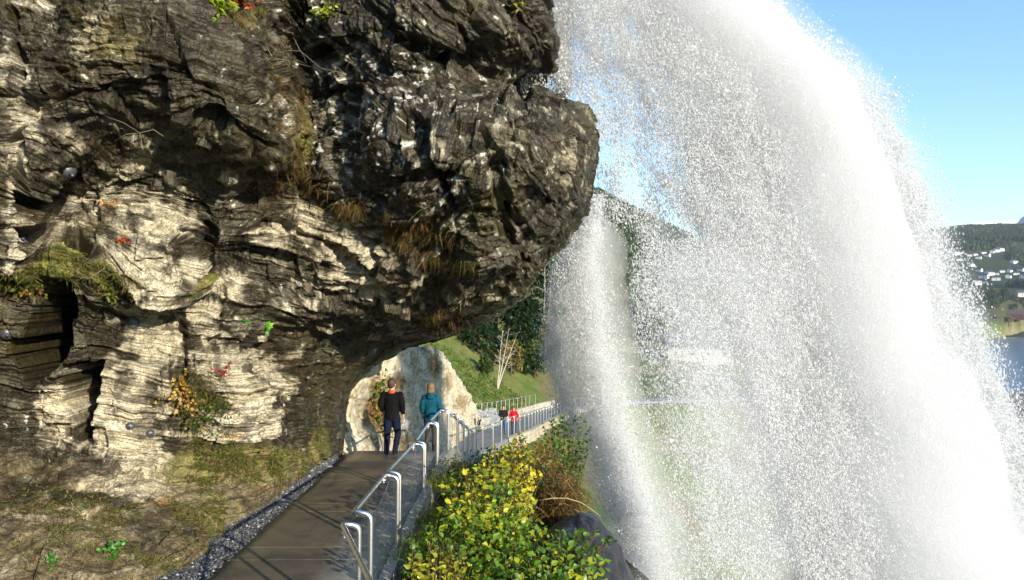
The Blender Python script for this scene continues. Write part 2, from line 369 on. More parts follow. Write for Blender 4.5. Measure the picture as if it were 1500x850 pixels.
EDGE = np.array([(-700, 790), (-200, 800), (0, 806), (45, 812), (60, 814), (80, 809), (98, 805), (110, 789), (124, 786), (131, 800), (139, 838), (149, 866), (165, 876), (185, 884), (205, 889),
  (240, 882), (280, 875), (300, 868), (330, 850), (370, 831), (385, 815), (400, 800), (411, 790), (430, 776), (450, 756), (465, 736), (480, 703), (493, 672), (505, 642), (514, 606), (525, 580), (540, 550),
  (560, 528), (580, 516), (600, 512), (640, 512), (668, 514), (700, 505), (760, 440), (1000, 300)], float)
DEP = [(-500, -300, 7.5), (-500, 100, 7), (-500, 500, 7), (-500, 800, 7), (-200, 0, 8.5), (-200, 300, 8.6), (-200, 600, 9), (-200, 850, 9), (0, -350, 11), (300, -350, 12.), (600, -350, 13), (800, -350, 13.6),
  (0, -100, 10.6), (300, -100, 10.8), (600, -100, 12.6), (790, -100, 12.8),
  (0, 0, 10.4), (150, 0, 10.1), (300, 0, 10.6), (345, 10, 11.2), (380, 60, 11.3), (403, 150, 11.5), (408, 225, 11.8), (430, 60, 13), (440, 150, 13.3), (440, 230, 13.5),
  (200, 100, 9.9), (300, 150, 10.2), (350, 200, 10.6), (250, 225, 11.4), (320, 250, 12.2), (375, 270, 12.8), (100, 180, 10.2), (0, 180, 10.1), (0, 100, 10.2), (60, 240, 10.5),
  (100, 285, 11.7), (200, 265, 11.9), (150, 340, 11.5), (250, 375, 11.8), (0, 350, 10.5), (0, 450, 11), (100, 400, 11.0), (300, 370, 13.2), (350, 310, 13),
  (200, 450, 12.3), (200, 600, 12.2), (100, 600, 12), (40, 690, 11.6), (200, 680, 12.1), (0, 740, 10.3), (0, 800, 9.5), (0, 860, 8.8), (100, 740, 10.6), (100, 800, 9.6), (120, 860, 8.9), (195, 850, 9.3), (200, 740, 11.1), (290, 785, 11.), (300, 720, 12.2), (400, 735, 13.4), (470, 695, 15.9),
  (350, 430, 13), (400, 350, 13.2), (340, 600, 13.0), (300, 650, 13.1), (400, 640, 13.9), (430, 600, 15.), (480, 560, 17.2), (500, 620, 18.2), (490, 665, 17.9),
  (500, 50, 12.3), (600, 100, 12), (700, 60, 12), (795, 60, 12.9), (775, 112, 13.6), (700, 130, 12.6), (500, 250, 12.9), (550, 200, 12.1), (600, 250, 12), (700, 200, 11.7), (800, 190, 12), (860, 200, 12.8),
  (855, 300, 13.3), (815, 360, 13.8), (750, 300, 12.2), (650, 330, 12.6), (550, 340, 13.3), (480, 280, 13.4), (780, 400, 14.2), (700, 400, 13.5), (600, 420, 14), (500, 430, 14.4), (440, 480, 14.8),
  (690, 470, 16), (640, 500, 17.6), (600, 510, 18.8), (550, 535, 19), (560, 480, 16.8), (500, 520, 16.8), (450, 540, 15.6), (300, 900, 9.6), (0, 1000, 8), (400, 900, 10.2), (400, 780, 12.6), (480, 760, 14.)]
NU, NV = 1250, 1080
vpy = np.concatenate([np.linspace(-700, -30, 110)[:-1], np.linspace(-30, 790, NV-160), np.linspace(790, 900, 52)[1:]])
NV = len(vpy)
s = np.linspace(0, 1, NU); s = np.where(s < .12, s/.12*.3, .3+(s-.12)/.88*.7)     # few columns off frame
Rp = np.interp(vpy, EDGE[:, 0], EDGE[:, 1])
PX = -500+(Rp[:, None]+500)*np.where(s < .3, s/.3*(480/1300), (480/1300)+(s-.3)/.7*(820/1300))[None]
PY = np.repeat(vpy[:, None], NU, 1)
D = rbf(DEP, PX, PY)
# rounding towards the outline
t = np.clip((PX-(Rp[:, None]-46))/46, 0, .9999)
fade = sst(660, 560, PY)
D += (1-np.sqrt(1-t*t))*1.3*fade
base = at(PX, PY, D)
# columns behind the outline, turning back
nb = 46; bk = []
e0 = base[:, -1]
for k in range(1, nb+1):
    q = k/nb; L_ = 11*q**1.6
    off = np.stack([-.55*L_+0*vpy, L_+0*vpy, np.where(vpy < 120, .0, .18)*L_], -1)
    bk.append(e0+off)
base = np.concatenate([base, np.stack(bk, 1)], 1)
PX = np.concatenate([PX, np.repeat(PX[:, -1:], nb, 1)], 1); PY = np.concatenate([PY, np.repeat(PY[:, -1:], nb, 1)], 1)
# top rows go back level
top = base[0]; rows = []
for k in range(30, 0, -1): rows.append(top+np.array([0, .9*k, .12*k]))
base = np.concatenate([np.array(rows), base], 0); PX = np.concatenate([np.repeat(PX[:1], 30, 0), PX], 0); PY = np.concatenate([np.repeat(PY[:1], 30, 0), PY], 0)
Rp_full = np.interp(PY, EDGE[:, 0], EDGE[:, 1])
def grid_normals(G):
    du = np.gradient(G, axis=1); dv = np.gradient(G, axis=0)
    n = np.cross(dv, du); n /= np.linalg.norm(n, axis=-1, keepdims=True)+1e-9
    return n
# below the ground the rock simply goes down
bz = base[..., 2]; under = (PY > 700) & (np.minimum.accumulate(bz, axis=0) < -.3)
first = np.argmax(under, axis=0)
for j in range(base.shape[1]):
    if under[:, j].any():
        i = first[j]; m_ = base.shape[0]-i; base[i:, j, :2] = base[i, j, :2]; base[i:, j, 2] = base[i, j, 2]-.01*np.arange(m_)
N = grid_normals(base)
if N[NV//2, NU//2, 1] > 0: N = -N
P = base.astype(np.float32)
# bedding: lower rock lies nearly level, the upper right dips down to the right
wU = sst(-60, 90, (PX-430)*.62-(PY-40)*.78+0.0)*sst(560, 420, PY)
wU = np.maximum(wU, sst(600, 760, PX))
warp = fbm(P, .45, 4, 41)*.55+fbm(P, 2.1, 3, 43)*.09
h1 = P @ np.array([.16, .05, .985], np.float32)+warp*.6
h2 = P @ np.array([.57, .05, .82], np.float32)+warp*.8
h = h1*(1-wU)+h2*wU
lat = P[..., 0]*.8-P[..., 1]*.5
def beds(h, lat, f, seed, latf):
    w = h*f; i = np.floor(w); fr = w-i
    def pr(i_): 
        q = np.stack([i_*3.7, lat*latf+i_*1.3, i_*0], -1); return vn(q, 1., seed)
    a, b = pr(i), pr(i+1)
    k = sst(.72, 1., fr)
    return a*(1-k)+b*k, fr
b1, _ = beds(h, lat, .85, 51, .35); b2, f2 = beds(h, lat, 2.6, 53, .8); b3, f3 = beds(h, lat, 8., 55, 1.7); b4, f4 = beds(h, lat, 22., 57, 3.5)
big = fbm(P, .28, 4, 61)
mid = fbm(P, 1.2, 4, 63)
rg = 1-np.abs(fbm(P, .9, 4, 65))*2
def blocks(P, f, seed):
    Q = P+np.stack([vn(P, f*.9, seed+1), vn(P, f*.9, seed+2), vn(P, f*.9, seed+3)], -1)*(.35/f)
    I = np.floor(Q*f).astype(np.int64); return H3(I[..., 0], I[..., 1], I[..., 2], seed)*2-1
k1 = blocks(P, 1.1, 71); k2 = blocks(P, 3.3, 73)
bed_amt = np.clip(.75+.5*vn(P, .3, 77), .2, 1.2)
amt = fade_lo = 1-.62*sst(660, 730, PY)          # the foot of the wall is smoother, earth and moss
disp = .30*big+.10*mid+.05*rg + bed_amt*(.27*b1+.19*b2+.105*b3+.06*b4)+.13*k1+.06*k2+.05*fbm(P, 9, 4, 79, .6)
disp *= amt
disp = disp*(1-.45*sst(470, 520, PX)*sst(420, 470, PY))
nose = np.exp(-((np.maximum(Rp_full-PX, 0)/70.)**2))*sst(120, 150, PY); disp = disp*(1-.55*nose)-.10*nose
# deep cracks and joints
CW = 15*vn(P, 1.6, 80)+9*fbm(P, 4, 3, 81)
def crack(pts, wd, dp):
    m = np.zeros(PX.shape)
    for (x0, y0), (x1, y1) in zip(pts[:-1], pts[1:]):
        t = np.clip(((PX-x0)*(x1-x0)+(PY-y0)*(y1-y0))/((x1-x0)**2+(y1-y0)**2), 0, 1)
        d_ = np.hypot(PX-x0-t*(x1-x0), PY-y0-t*(y1-y0)) + CW
        m = np.maximum(m, 1-np.clip(d_/wd, 0, 1))
    return dp*sst(0, .75, m)*.75
cr = np.zeros(PX.shape)
for a in [([(22, 20), (30, 90), (34, 150), (22, 220), (12, 330)], 7, .45), ([(428, -10), (470, 60), (498, 130)], 13, .9), ([(430, 235), (500, 300), (560, 380)], 8, .35),
          ([(300, 165), (350, 190), (398, 215)], 12, .6), ([(15, 292), (90, 300), (130, 308)], 10, .8), ([(15, 345), (80, 352), (120, 372)], 9, .8), ([(725, 230), (735, 330), (760, 370)], 9, .4),
          ([(288, 330), (297, 390)], 14, .5), ([(600, 180), (640, 250), (690, 330)], 7, .35), ([(325, 430), (320, 560)], 6, .3), ([(130, 668), (190, 668)], 4, .3), ([(260, 470), (265, 560)], 8, .3),
          ([(590, 60), (690, 90), (770, 140)], 16, .5), ([(500, 20), (600, 50)], 8, .5), ([(395, 335), (470, 350), (520, 370)], 7, .4), ([(640, 10), (700, 75)], 14, .6), ([(350, 705), (385, 722)], 8, .4)]:
    cr = np.maximum(cr, crack(*a))
wob = 7*fbm(P, 2.2, 4, 83)
SHADOW_HOLES = [[(62, 405), (102, 410), (110, 450), (104, 500), (86, 530), (52, 558), (38, 556), (30, 530), (10, 515), (30, 492), (46, 468), (56, 432)],
         [(98, 530), (148, 526), (140, 590), (127, 650), (112, 648), (107, 605), (91, 592), (104, 578), (96, 545)]]  # pitch-black shadow shapes on the wall, modelled as hollows
shadow_hole = np.zeros(PX.shape)
for hp in SHADOW_HOLES: shadow_hole = np.maximum(shadow_hole, poly_mask(PX+wob, PY+wob*.7, hp, 7))
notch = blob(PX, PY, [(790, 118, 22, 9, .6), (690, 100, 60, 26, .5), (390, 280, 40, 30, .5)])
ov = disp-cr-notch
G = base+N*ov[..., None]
G += shadow_hole[..., None]*np.array([-.35, 2.6, .1])
# keep the wall clear of the walkway
lim = np.interp(G[..., 1], [0, 7, 12, 18, 30], [-3.0, -4.2, -4.3, -4.15, -4.3]); lowz = G[..., 2] < 2.0
k = (G[..., 0] > lim) & lowz & (G[..., 1] < 20.5) & (PX < 515) & (PY > 560)
G[..., 0] = np.where(k, lim-.02*(G[..., 0]-lim), G[..., 0])
# ---- colour: bare pale rock, dark wet rock, moss, rust, lichen, plus shade painted as dark tone
P = base.astype(np.float32)
n_a, n_b, n_c = fbm(P, .8, 5, 91, .6), fbm(P, 3.5, 4, 93, .6), fbm(P, 12, 3, 95, .6)
st = b3*.5+b4*.5+.6*n_b
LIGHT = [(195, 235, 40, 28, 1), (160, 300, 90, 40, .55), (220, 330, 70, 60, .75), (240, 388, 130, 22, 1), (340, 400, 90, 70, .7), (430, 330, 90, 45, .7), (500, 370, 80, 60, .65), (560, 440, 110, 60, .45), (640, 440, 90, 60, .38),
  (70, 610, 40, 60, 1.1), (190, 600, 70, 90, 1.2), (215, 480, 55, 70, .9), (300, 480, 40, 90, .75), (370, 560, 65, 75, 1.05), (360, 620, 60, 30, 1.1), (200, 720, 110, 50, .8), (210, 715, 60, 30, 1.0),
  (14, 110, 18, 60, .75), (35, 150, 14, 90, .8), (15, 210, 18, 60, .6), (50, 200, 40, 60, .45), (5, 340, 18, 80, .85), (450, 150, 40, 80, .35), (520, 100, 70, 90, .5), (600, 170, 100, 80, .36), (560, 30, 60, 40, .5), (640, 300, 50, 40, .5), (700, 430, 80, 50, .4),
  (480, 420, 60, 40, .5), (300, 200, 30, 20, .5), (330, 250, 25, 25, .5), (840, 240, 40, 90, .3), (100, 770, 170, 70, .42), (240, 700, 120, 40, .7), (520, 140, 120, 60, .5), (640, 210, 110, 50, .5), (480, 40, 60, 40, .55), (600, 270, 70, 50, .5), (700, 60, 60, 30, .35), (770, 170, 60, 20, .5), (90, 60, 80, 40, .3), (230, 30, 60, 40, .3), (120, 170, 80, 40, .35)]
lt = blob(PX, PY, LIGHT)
DARK_SHADE = [(460, 600, 45, 70, .7), (420, 530, 40, 40, .35), (20, 620, 36, 60, .9), (300, 370, 25, 60, .7), (380, 280, 50, 60, .6), (110, 470, 55, 45, .6), (60, 430, 60, 40, .4), (720, 120, 80, 60, .6), (790, 90, 30, 50, .7), (750, 330, 45, 60, .4)]  # dark wet rock; shadow cast at lower left and overhang shade painted in
dk = blob(PX, PY, DARK_SHADE)
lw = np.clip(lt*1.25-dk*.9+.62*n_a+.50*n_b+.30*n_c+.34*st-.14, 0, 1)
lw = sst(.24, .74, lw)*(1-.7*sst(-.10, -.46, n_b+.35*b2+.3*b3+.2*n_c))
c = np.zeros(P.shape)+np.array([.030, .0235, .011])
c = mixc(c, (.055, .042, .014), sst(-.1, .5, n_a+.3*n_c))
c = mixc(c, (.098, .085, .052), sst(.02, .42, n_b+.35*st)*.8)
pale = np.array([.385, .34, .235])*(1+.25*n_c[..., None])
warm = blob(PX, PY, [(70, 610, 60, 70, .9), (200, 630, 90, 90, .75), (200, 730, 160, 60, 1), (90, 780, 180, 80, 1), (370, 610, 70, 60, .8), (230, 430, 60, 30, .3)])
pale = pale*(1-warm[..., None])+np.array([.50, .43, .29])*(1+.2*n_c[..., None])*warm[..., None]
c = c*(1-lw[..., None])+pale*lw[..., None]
rust = blob(PX, PY, [(165, 313, 18, 9, 1.2), (230, 745, 60, 14, .7), (70, 600, 40, 14, .4), (345, 635, 30, 14, .7), (140, 715, 60, 8, .4), (235, 430, 14, 18, .6)])
c = mixc(c, (.42, .20, .05), sst(.35, .9, rust+.35*n_b+.25*n_c)*.8)
c = mixc(c, (.60, .585, .53), sst(.44, .56, n_c*.75+.35*n_b+.30*blob(PX, PY, [(560, 150, 170, 140, 1), (650, 250, 160, 100, .6), (450, 60, 90, 90, .7)]))*.75)   # lichen
MOSS = [(100, 395, 110, 16, 1), (40, 420, 60, 26, .8), (150, 415, 30, 14, .9), (380, 680, 130, 34, 1.1), (290, 690, 60, 40, 1.1), (280, 600, 40, 70, .6), (430, 690, 60, 30, .8), (40, 700, 60, 60, .35), (60, 800, 160, 40, .55), (300, 750, 100, 40, .75),
  (270, 410, 30, 14, .9), (200, 60, 170, 60, .48), (560, 200, 120, 70, .34), (780, 200, 70, 60, .40), (360, 570, 30, 16, .5), (500, 300, 70, 18, .6), (430, 200, 24, 70, .7), (620, 350, 60, 24, .6), (780, 280, 70, 90, .30), (660, 470, 30, 30, .4), (370, 30, 40, 40, .6), (470, 650, 30, 40, .7)]
ms = blob(PX, PY, MOSS)
mw = sst(.38, .72, ms*.95+.35*n_a+.3*n_b)
mossc = np.array([.115, .115, .022])[None, None]*(1+.5*n_c[..., None]); mossc = mossc*(1-sst(-.1, .4, n_b)[..., None])+np.array([.16, .12, .045])*sst(-.1, .4, n_b)[..., None]
c = c*(1-mw[..., None])+mossc*mw[..., None]
earth = sst(655, 720, PY)*(PX < 520)
c = mixc(c, (.21, .16, .08), earth*sst(-.35, .35, n_a+.4*n_b+.2)*.6)
c = mixc(c, (.012, .011, .009), shadow_hole)  # the shadow shapes are painted near black as well
c = c*(1-.12*sst(520, 680, PX)*sst(520, 440, PY))[..., None]   # stone darkens towards the upper right
c = mixc(c, (.12, .11, .045), (PX > 600)*sst(.12, .4, n_a)*sst(.0, .4, n_c+.4*n_b)*.7)
c = np.clip(c, .006, .8)
rough = .40+.48*lw+.35*mw+.12*n_c; rough = np.where(PX > 700, rough-.05, rough); rough = np.clip(rough, .16, .95)
nv, nu = G.shape[:2]; idx = np.arange(nv*nu).reshape(nv, nu)
F = np.stack([idx[:-1, :-1], idx[:-1, 1:], idx[1:, 1:], idx[1:, :-1]], -1).reshape(-1, 4)
F = F[:, ::-1]
CLIFF_G, CLIFF_PX, CLIFF_PY = G, PX, PY
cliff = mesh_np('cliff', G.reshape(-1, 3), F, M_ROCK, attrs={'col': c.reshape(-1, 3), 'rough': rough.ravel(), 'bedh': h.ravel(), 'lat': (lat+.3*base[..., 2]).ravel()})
tag(cliff, kind='structure')
def on_cliff(px, py):
    """nearest visible cliff surface point and the mesh index for a place on the rock"""
    q = (CLIFF_PX[30:, :NU]-px)**2+(CLIFF_PY[30:, :NU]-py)**2
    i, j = np.unravel_index(np.argmin(q), q.shape); i += 30
    return Vector(CLIFF_G[i, j]), Vector(N[i, j])

# ---------------------------------------------------------------- the pale rock beyond the crest
def relief(name, outline, deps, px0, px1, py0, py1, nu, nv, col_fn, amp=1., seed=0, wrap='R', back=5.):
    """rock mass whose right/top outline is given as (py, px) pairs; turned back behind the outline"""
    E = np.array(outline, float); ys = np.linspace(py0, py1, nv)
    Rr = np.interp(ys, E[:, 0], E[:, 1]); s = np.linspace(0, 1, nu)
    X = px0+(Rr[:, None]-px0)*s[None]; Y = np.repeat(ys[:, None], nu, 1)
    D = rbf(deps, X, Y); t = np.clip((X-(Rr[:, None]-14))/14, 0, .999); D += (1-np.sqrt(1-t*t))*.7
    B = at(X, Y, D); cols = []
    for k in range(1, 25): cols.append(B[:, -1]+np.array([-.35, 1, .0])*back*(k/24)**1.5)
    B = np.concatenate([B, np.stack(cols, 1)], 1); X = np.concatenate([X, np.repeat(X[:, -1:], 24, 1)], 1); Y = np.concatenate([Y, np.repeat(Y[:, -1:], 24, 1)], 1)
    rows = [B[0]+np.array([-.1*k, .35*k, -.02*k]) for k in range(12, 0, -1)]
    B = np.concatenate([np.array(rows), B], 0); X = np.concatenate([np.repeat(X[:1], 12, 0), X], 0); Y = np.concatenate([np.repeat(Y[:1], 12, 0), Y], 0)
    Nn = grid_normals(B)
    if Nn[nv//2, nu//2, 1] > 0: Nn = -Nn
    P = B.astype(np.float32); hh = P @ np.array([.5, .1, .8], np.float32)+.4*fbm(P, .8, 3, seed)
    q1, _ = beds(hh, P[..., 0], 2.2, seed+1, .8); q2, _ = beds(hh, P[..., 0], 7., seed+2, 1.6)
    dd = amp*(.22*fbm(P, .6, 4, seed+3)+.10*q1+.05*q2+.06*blocks(P, 2.5, seed+4)+.05*fbm(P, 5, 4, seed+5))
    G_ = B+Nn*dd[..., None]; c_, r_ = col_fn(P, X, Y)
    nv_, nu_ = X.shape; idx = np.arange(nv_*nu_).reshape(nv_, nu_)
    F = np.stack([idx[:-1, :-1], idx[1:, :-1], idx[1:, 1:], idx[:-1, 1:]], -1).reshape(-1, 4)
    return mesh_np(name, G_.reshape(-1, 3), F, M_MASSIVE, attrs={'col': c_.reshape(-1, 3), 'rough': r_.ravel()}), G_, X, Y
def pillar_col(P, X, Y):
    a, b, c_ = fbm(P, 1.2, 4, 201, .6), fbm(P, 4, 4, 203, .6), fbm(P, 14, 3, 205)
    col = np.zeros(P.shape)+np.array([.54, .46, .31]); col = mixc(col, (.64, .59, .46), sst(-.1, .4, a+.3*b)); col = mixc(col, (.27, .20, .11), sst(.1, .45, b-.3*a)*.8)
    col = mixc(col, (.10, .085, .05), sst(.25, .55, b*.6+.5*c_)*.7)
    niche = blob(X, Y, [(560, 600, 26, 50, 1.1), (575, 560, 22, 14, .9), (590, 650, 30, 30, .7), (635, 535, 16, 30, .9), (655, 560, 14, 26, .7), (672, 590, 14, 24, .7)])
    col = mixc(col, (.20, .13, .045), sst(.35, .8, niche+.3*b))
    return np.clip(col, .02, .75), np.clip(.8+.1*c_, .4, .95)
pillar, PG, PPX, PPY = relief('rock_face', [(512, 640), (520, 655), (540, 666), (560, 677), (580, 688), (600, 697), (612, 701), (640, 699), (700, 690)],
  [(440, 500, 19.5), (440, 700, 18.5), (500, 520, 20), (500, 680, 18.9), (530, 540, 20.8), (530, 660, 20.3), (560, 560, 22), (560, 660, 21.4), (560, 610, 22.6), (603, 520, 25.5), (603, 600, 24.8), (603, 680, 24.2), (620, 516, 29), (620, 600, 28.3), (640, 520, 33.5), (640, 600, 32.8), (640, 690, 31), (665, 560, 39.5), (665, 640, 38), (690, 600, 46), (700, 610, 49), (690, 690, 44)],
  430, 0, 512, 705, 300, 260, pillar_col, 1., 210)
tag(pillar, kind='structure')
# ---------------------------------------------------------------- walkway deck, kerb, gravel
def edge(y):
    """right edge x, z, width at distance y (first 60 m, where y grows along the way)"""
    i = np.interp(y, WR[:, 1], np.arange(len(WR))) if y < 95 else len(WR)-1
    f = lambda k: float(np.interp(i, np.arange(len(WR)), WR[:, k]))
    return f(0), f(2), f(3)
M_DECK = mat('concrete_deck', attr='col', wet='rough', noise=(3.2, .6, 1.35), bump=[(30, .25, .01), (120, .25, .003)])
joints = [-1, 1.5, 3, 4.6, 6.2, 8.45, 8.95, 10.4, 10.95, 12.9, 13.45, 15.3, 15.85, 17.7, 18.3] + [18.3+2.4*k for k in range(1, 10)]
n = len(WR); m = 13
tt = np.linspace(0, 1, m)
V = WR[:, None, :3]*(1-tt)[None, :, None]+WL[:, None, :3]*tt[None, :, None]
yy = WR[:, 1]
# refine along the first 45 m
ns = 900
yd = np.unique(np.concatenate([np.arange(2.6, 40, .09)]+[[j-.022, j-.014, j-.010, j+.010, j+.014, j+.022] for j in joints if 2.7 < j < 40]))
ti = np.concatenate([np.interp(yd, WR[:, 1], np.arange(n)), np.linspace(np.interp(40.1, WR[:, 1], np.arange(n)), n-1.001, 500)]); ns = len(ti); i0 = ti.astype(int); fr = (ti-i0)[:, None, None]
V = V[i0]*(1-fr)+V[np.minimum(i0+1, n-1)]*fr
dj = np.min(np.abs(V[:, 0, 1:2]-np.array(joints)[None]), 1)
gap = (dj < .012)
V[:, :, 2] -= np.where(gap, .03, 0)[:, None]
V[:, :, 2] += .006*vn(V, .8, 301)
P = V.reshape(-1, 3); T_ = np.tile(tt, len(V))
a, b = fbm(P, .9, 4, 303), fbm(P, 5, 3, 305)
c = np.zeros(P.shape)+np.array([.115, .092, .060]); c = mixc(c, (.07, .057, .042), sst(0, .4, a)); c = mixc(c, (.10, .09, .035), sst(.15, .5, b-.3*a)*.5)
c = mixc(c, (.30, .285, .245), sst(.46, .12, T_+.12*a+.05*b)); c = mixc(c, (.20, .195, .19), sst(19, 21, P[:, 1]))
rg_ = np.clip(.45+.25*a+.2*(1-T_), .25, .9)
idx = np.arange(len(P)).reshape(len(V), m)
F = np.stack([idx[:-1, :-1], idx[:-1, 1:], idx[1:, 1:], idx[1:, :-1]], -1).reshape(-1, 4)
# side skirts
sk = V[:, 0].copy(); sk[:, 2] -= .3; sl = V[:, -1].copy(); sl[:, 2] -= .3; o0 = len(P)
P = np.r_[P, sk, sl]; c = np.r_[c, np.full((len(sk)*2, 3), .22)]; rg_ = np.r_[rg_, np.full(len(sk)*2, .9)]
q = np.arange(len(sk)-1)
F = np.r_[F, np.stack([idx[:-1, 0], idx[1:, 0], o0+q+1, o0+q], -1), np.stack([idx[:-1, -1], o0+len(sk)+q, o0+len(sk)+q+1, idx[1:, -1]], -1)]
tag(mesh_np('walkway', P, F, M_DECK, attrs={'col': c, 'rough': rg_}), kind='structure')

M_CONC = mat('kerb_concrete', (.42, .39, .31), .85, noise=(5, .55, 1.2), bump=[(12, .5, .03), (60, .4, .006)])
def strip(name, pts, nrm, w0, w1, z0, z1, material, y0=-99, y1=999, jit=.0):
    """solid bar along a line: offsets w0..w1 to the right, heights z0..z1"""
    sel = (pts[:, 1] >= y0) & (pts[:, 1] <= y1); p = pts[sel]; n_ = nrm[sel]; k = len(p); V = []
    for (w, z) in ((w0, z0), (w0, z1), (w1, z1), (w1, z0)):
        q = p[:, :3].copy(); q[:, :2] += n_*w; q[:, 2] += z; q += jit*np.stack([vn(q, 3, 5), vn(q, 3, 6), vn(q, 3, 7)], -1); V.append(q)
    V = np.concatenate(V); F = []
    for a in range(4):
        b = (a+1) % 4; i = np.arange(k-1); F.append(np.stack([a*k+i, a*k+i+1, b*k+i+1, b*k+i], -1))
    F = np.concatenate(F); F = np.r_[F, [[0, k, 2*k, 3*k]], [[k-1, 4*k-1, 3*k-1, 2*k-1]]]
    return mesh_np(name, V, F, material, smooth=False)
WRf = resample(WAY, .12) if False else WR
tag(strip('kerb', WR, NR, -.015, .13, -.34, .07, M_CONC, 3, 29, .012), kind='structure')

def stones(name, pts, size, material, cols, flat=.7):
    """many small angular stones as one mesh"""
    n = len(pts); b = np.array([(1, 0, 0), (0, 1, 0), (-1, 0, 0), (0, -1, 0), (0, 0, 1), (0, 0, -1)], float)
    V = b[None]*(size*rng.uniform(.6, 1.4, (n, 6)))[..., None] if np.ndim(size) == 0 else b[None]*(size[:, None]*rng.uniform(.6, 1.4, (n, 6)))[..., None]
    V = V+rng.normal(0, .22, (n, 6, 3))*(size if np.ndim(size) == 0 else size[:, None, None])
    V[..., 2] *= flat; a = rng.uniform(0, 6.3, n); ca, sa = np.cos(a)[:, None], np.sin(a)[:, None]
    V = np.stack([V[..., 0]*ca-V[..., 1]*sa, V[..., 0]*sa+V[..., 1]*ca, V[..., 2]], -1)+pts[:, None]
    f = np.array([(0, 1, 4), (1, 2, 4), (2, 3, 4), (3, 0, 4), (1, 0, 5), (2, 1, 5), (3, 2, 5), (0, 3, 5)])
    F = (f[None]+np.arange(n)[:, None, None]*6).reshape(-1, 3)
    return mesh_np(name, V.reshape(-1, 3), F, material, attrs={'col': np.repeat(cols, 6, 0)}, smooth=False)
M_STONE = mat('stones', attr='col', rough=.7)
ng = 26000
gy = rng.uniform(7, 17.6, ng); gw = np.interp(gy, [7, 9.5, 13, 17.6], [1.1, .85, .5, .12]); u = rng.uniform(0, 1, ng)
ex = np.array([edge(v)[0]-edge(v)[2] for v in np.linspace(7, 17.6, 60)]); exi = np.interp(gy, np.linspace(7, 17.6, 60), ex)
gp = np.stack([exi-u*gw+.03, gy, rng.uniform(-.06, .0, ng)+.10*sst(.55, 1, u)], -1)
gc = rng.choice([.03, .06, .09, .14, .36], ng, p=[.38, .28, .2, .10, .04])[:, None]*np.array([[1, 1, 1.02]])*rng.uniform(.8, 1.2, (ng, 3))**.3
tag(stones('gravel', gp, rng.uniform(.014, .032, ng), M_STONE, gc), 'strip of grey crushed gravel between the walkway slabs and the cliff foot', 'gravel', kind='stuff')
# earth bed below the gravel
V = []; F = []
ys = np.linspace(6, 18, 40)
for k, yv in enumerate(ys):
    e = edge(yv); V += [(e[0]-e[2]+.02, yv, -.05), (e[0]-e[2]-np.interp(yv, [7, 9.5, 13, 18], [1.6, 1.3, .9, .3]), yv, -.045)]
    if k: F.append((2*k-2, 2*k-1, 2*k+1, 2*k))
M_EARTH = mat('damp_earth', (.06, .05, .035), .95, noise=(4, .6, 1.3), bump=[(15, .6, .04)])
tag(mesh_np('gravel_bed', V, F, M_EARTH), kind='structure')

# ---------------------------------------------------------------- steel handrail panels
M_STEEL = mat('stainless_steel', (.90, .89, .87), .33, 1., noise=(40, .9, 1.08), bump=[(60, .05, .002)])
M_WIRE = mat('steel_wire', (.45, .45, .44), .35, 1.)
def fillet(pts, r, n=7):
    pts = [Vector(p) for p in pts]; out = [pts[0]]
    for a, b, c_ in zip(pts[:-2], pts[1:-1], pts[2:]):
        u, v = (a-b), (c_-b); k = min(r, u.length*.48, v.length*.48); u.normalize(); v.normalize()
        p0, p1 = b+u*k, b+v*k
        for i in range(n+1):
            t = i/n; out.append(p0*(1-t)**2+b*2*t*(1-t)+p1*t*t)
    return out+[pts[-1]]
def rail_panel(A, B, n0, n1, zb0, zb1, label, group, r=.027, out=.17, mesh=True, seg=12, wires=.14):
    """A, B rail ends; n0, n1 outward directions; zb bottoms of the two posts"""
    A, B = Vector(A), Vector(B); n0 = Vector((*n0, 0)); n1 = Vector((*n1, 0)); t = (B-A).normalized()
    root = empty('handrail_panel', (A.x, A.y, min(zb0, zb1)), label, 'handrail', group); O = Vector(root.location)
    a1 = A+n0*out-Vector((0, 0, .03)); b1 = B+n1*out-Vector((0, 0, .03))
    def low(p, z): q = p.copy(); q.z = z; return q
    pts = [low(a1, zb0)-n0*.17, low(a1, zb0), a1, A, B, b1, low(b1, zb1), low(b1, zb1)-n1*.17]
    MB().tube([p-O for p in fillet(pts, .11)], r, seg).build('tube_frame', M_STEEL, root)
    # clamps under the rail ends
    for e in (A+t*.16, B-t*.16):
        cl = MB(); cl.tube([e-O+Vector((0, 0, -.02)), e-O+Vector((0, 0, -.075))], .012, 8); cl.box(e-O+Vector((0, 0, -.05)), (.05, .05, .025)); cl.tube([e-O-t*.02+Vector((0, 0, -.08)), e-O+t*.04+Vector((0, 0, -.085))], .009, 6)
        cl.build('clamp', M_STEEL, root)
    if mesh:
        w = MB(); L = (B-A).length; k = int(L/wires); za, zb = max(zb0, -9), zb1
        a0 = A+t*.14+n0*out*.35; b0 = B-t*.14+n1*out*.35
        topz = lambda q: (1-q)*(A.z-.10)+q*(B.z-.08)-.55*q*(1-q)*.9
        botz = lambda q: (1-q)*zb0+q*max(zb1, zb0-.3)+.12
        P_ = lambda q, s: Vector((a0.x+(b0.x-a0.x)*q, a0.y+(b0.y-a0.y)*q, topz(q)*(1-s)+botz(q)*s))-O
        for i in range(k+1): w.tube([P_(i/k, 0), P_(i/k, 1)], .0016, 3, cap=False)
        for s in np.linspace(0, 1, 8): w.tube([P_(q, s) for q in np.linspace(0, 1, 9)], .0040 if s == 0 else .0016, 4 if s == 0 else 3, cap=False)
        w.build('wire_mesh', M_WIRE, root)
    return root
xr = lambda d: edge(d)[0]-.09
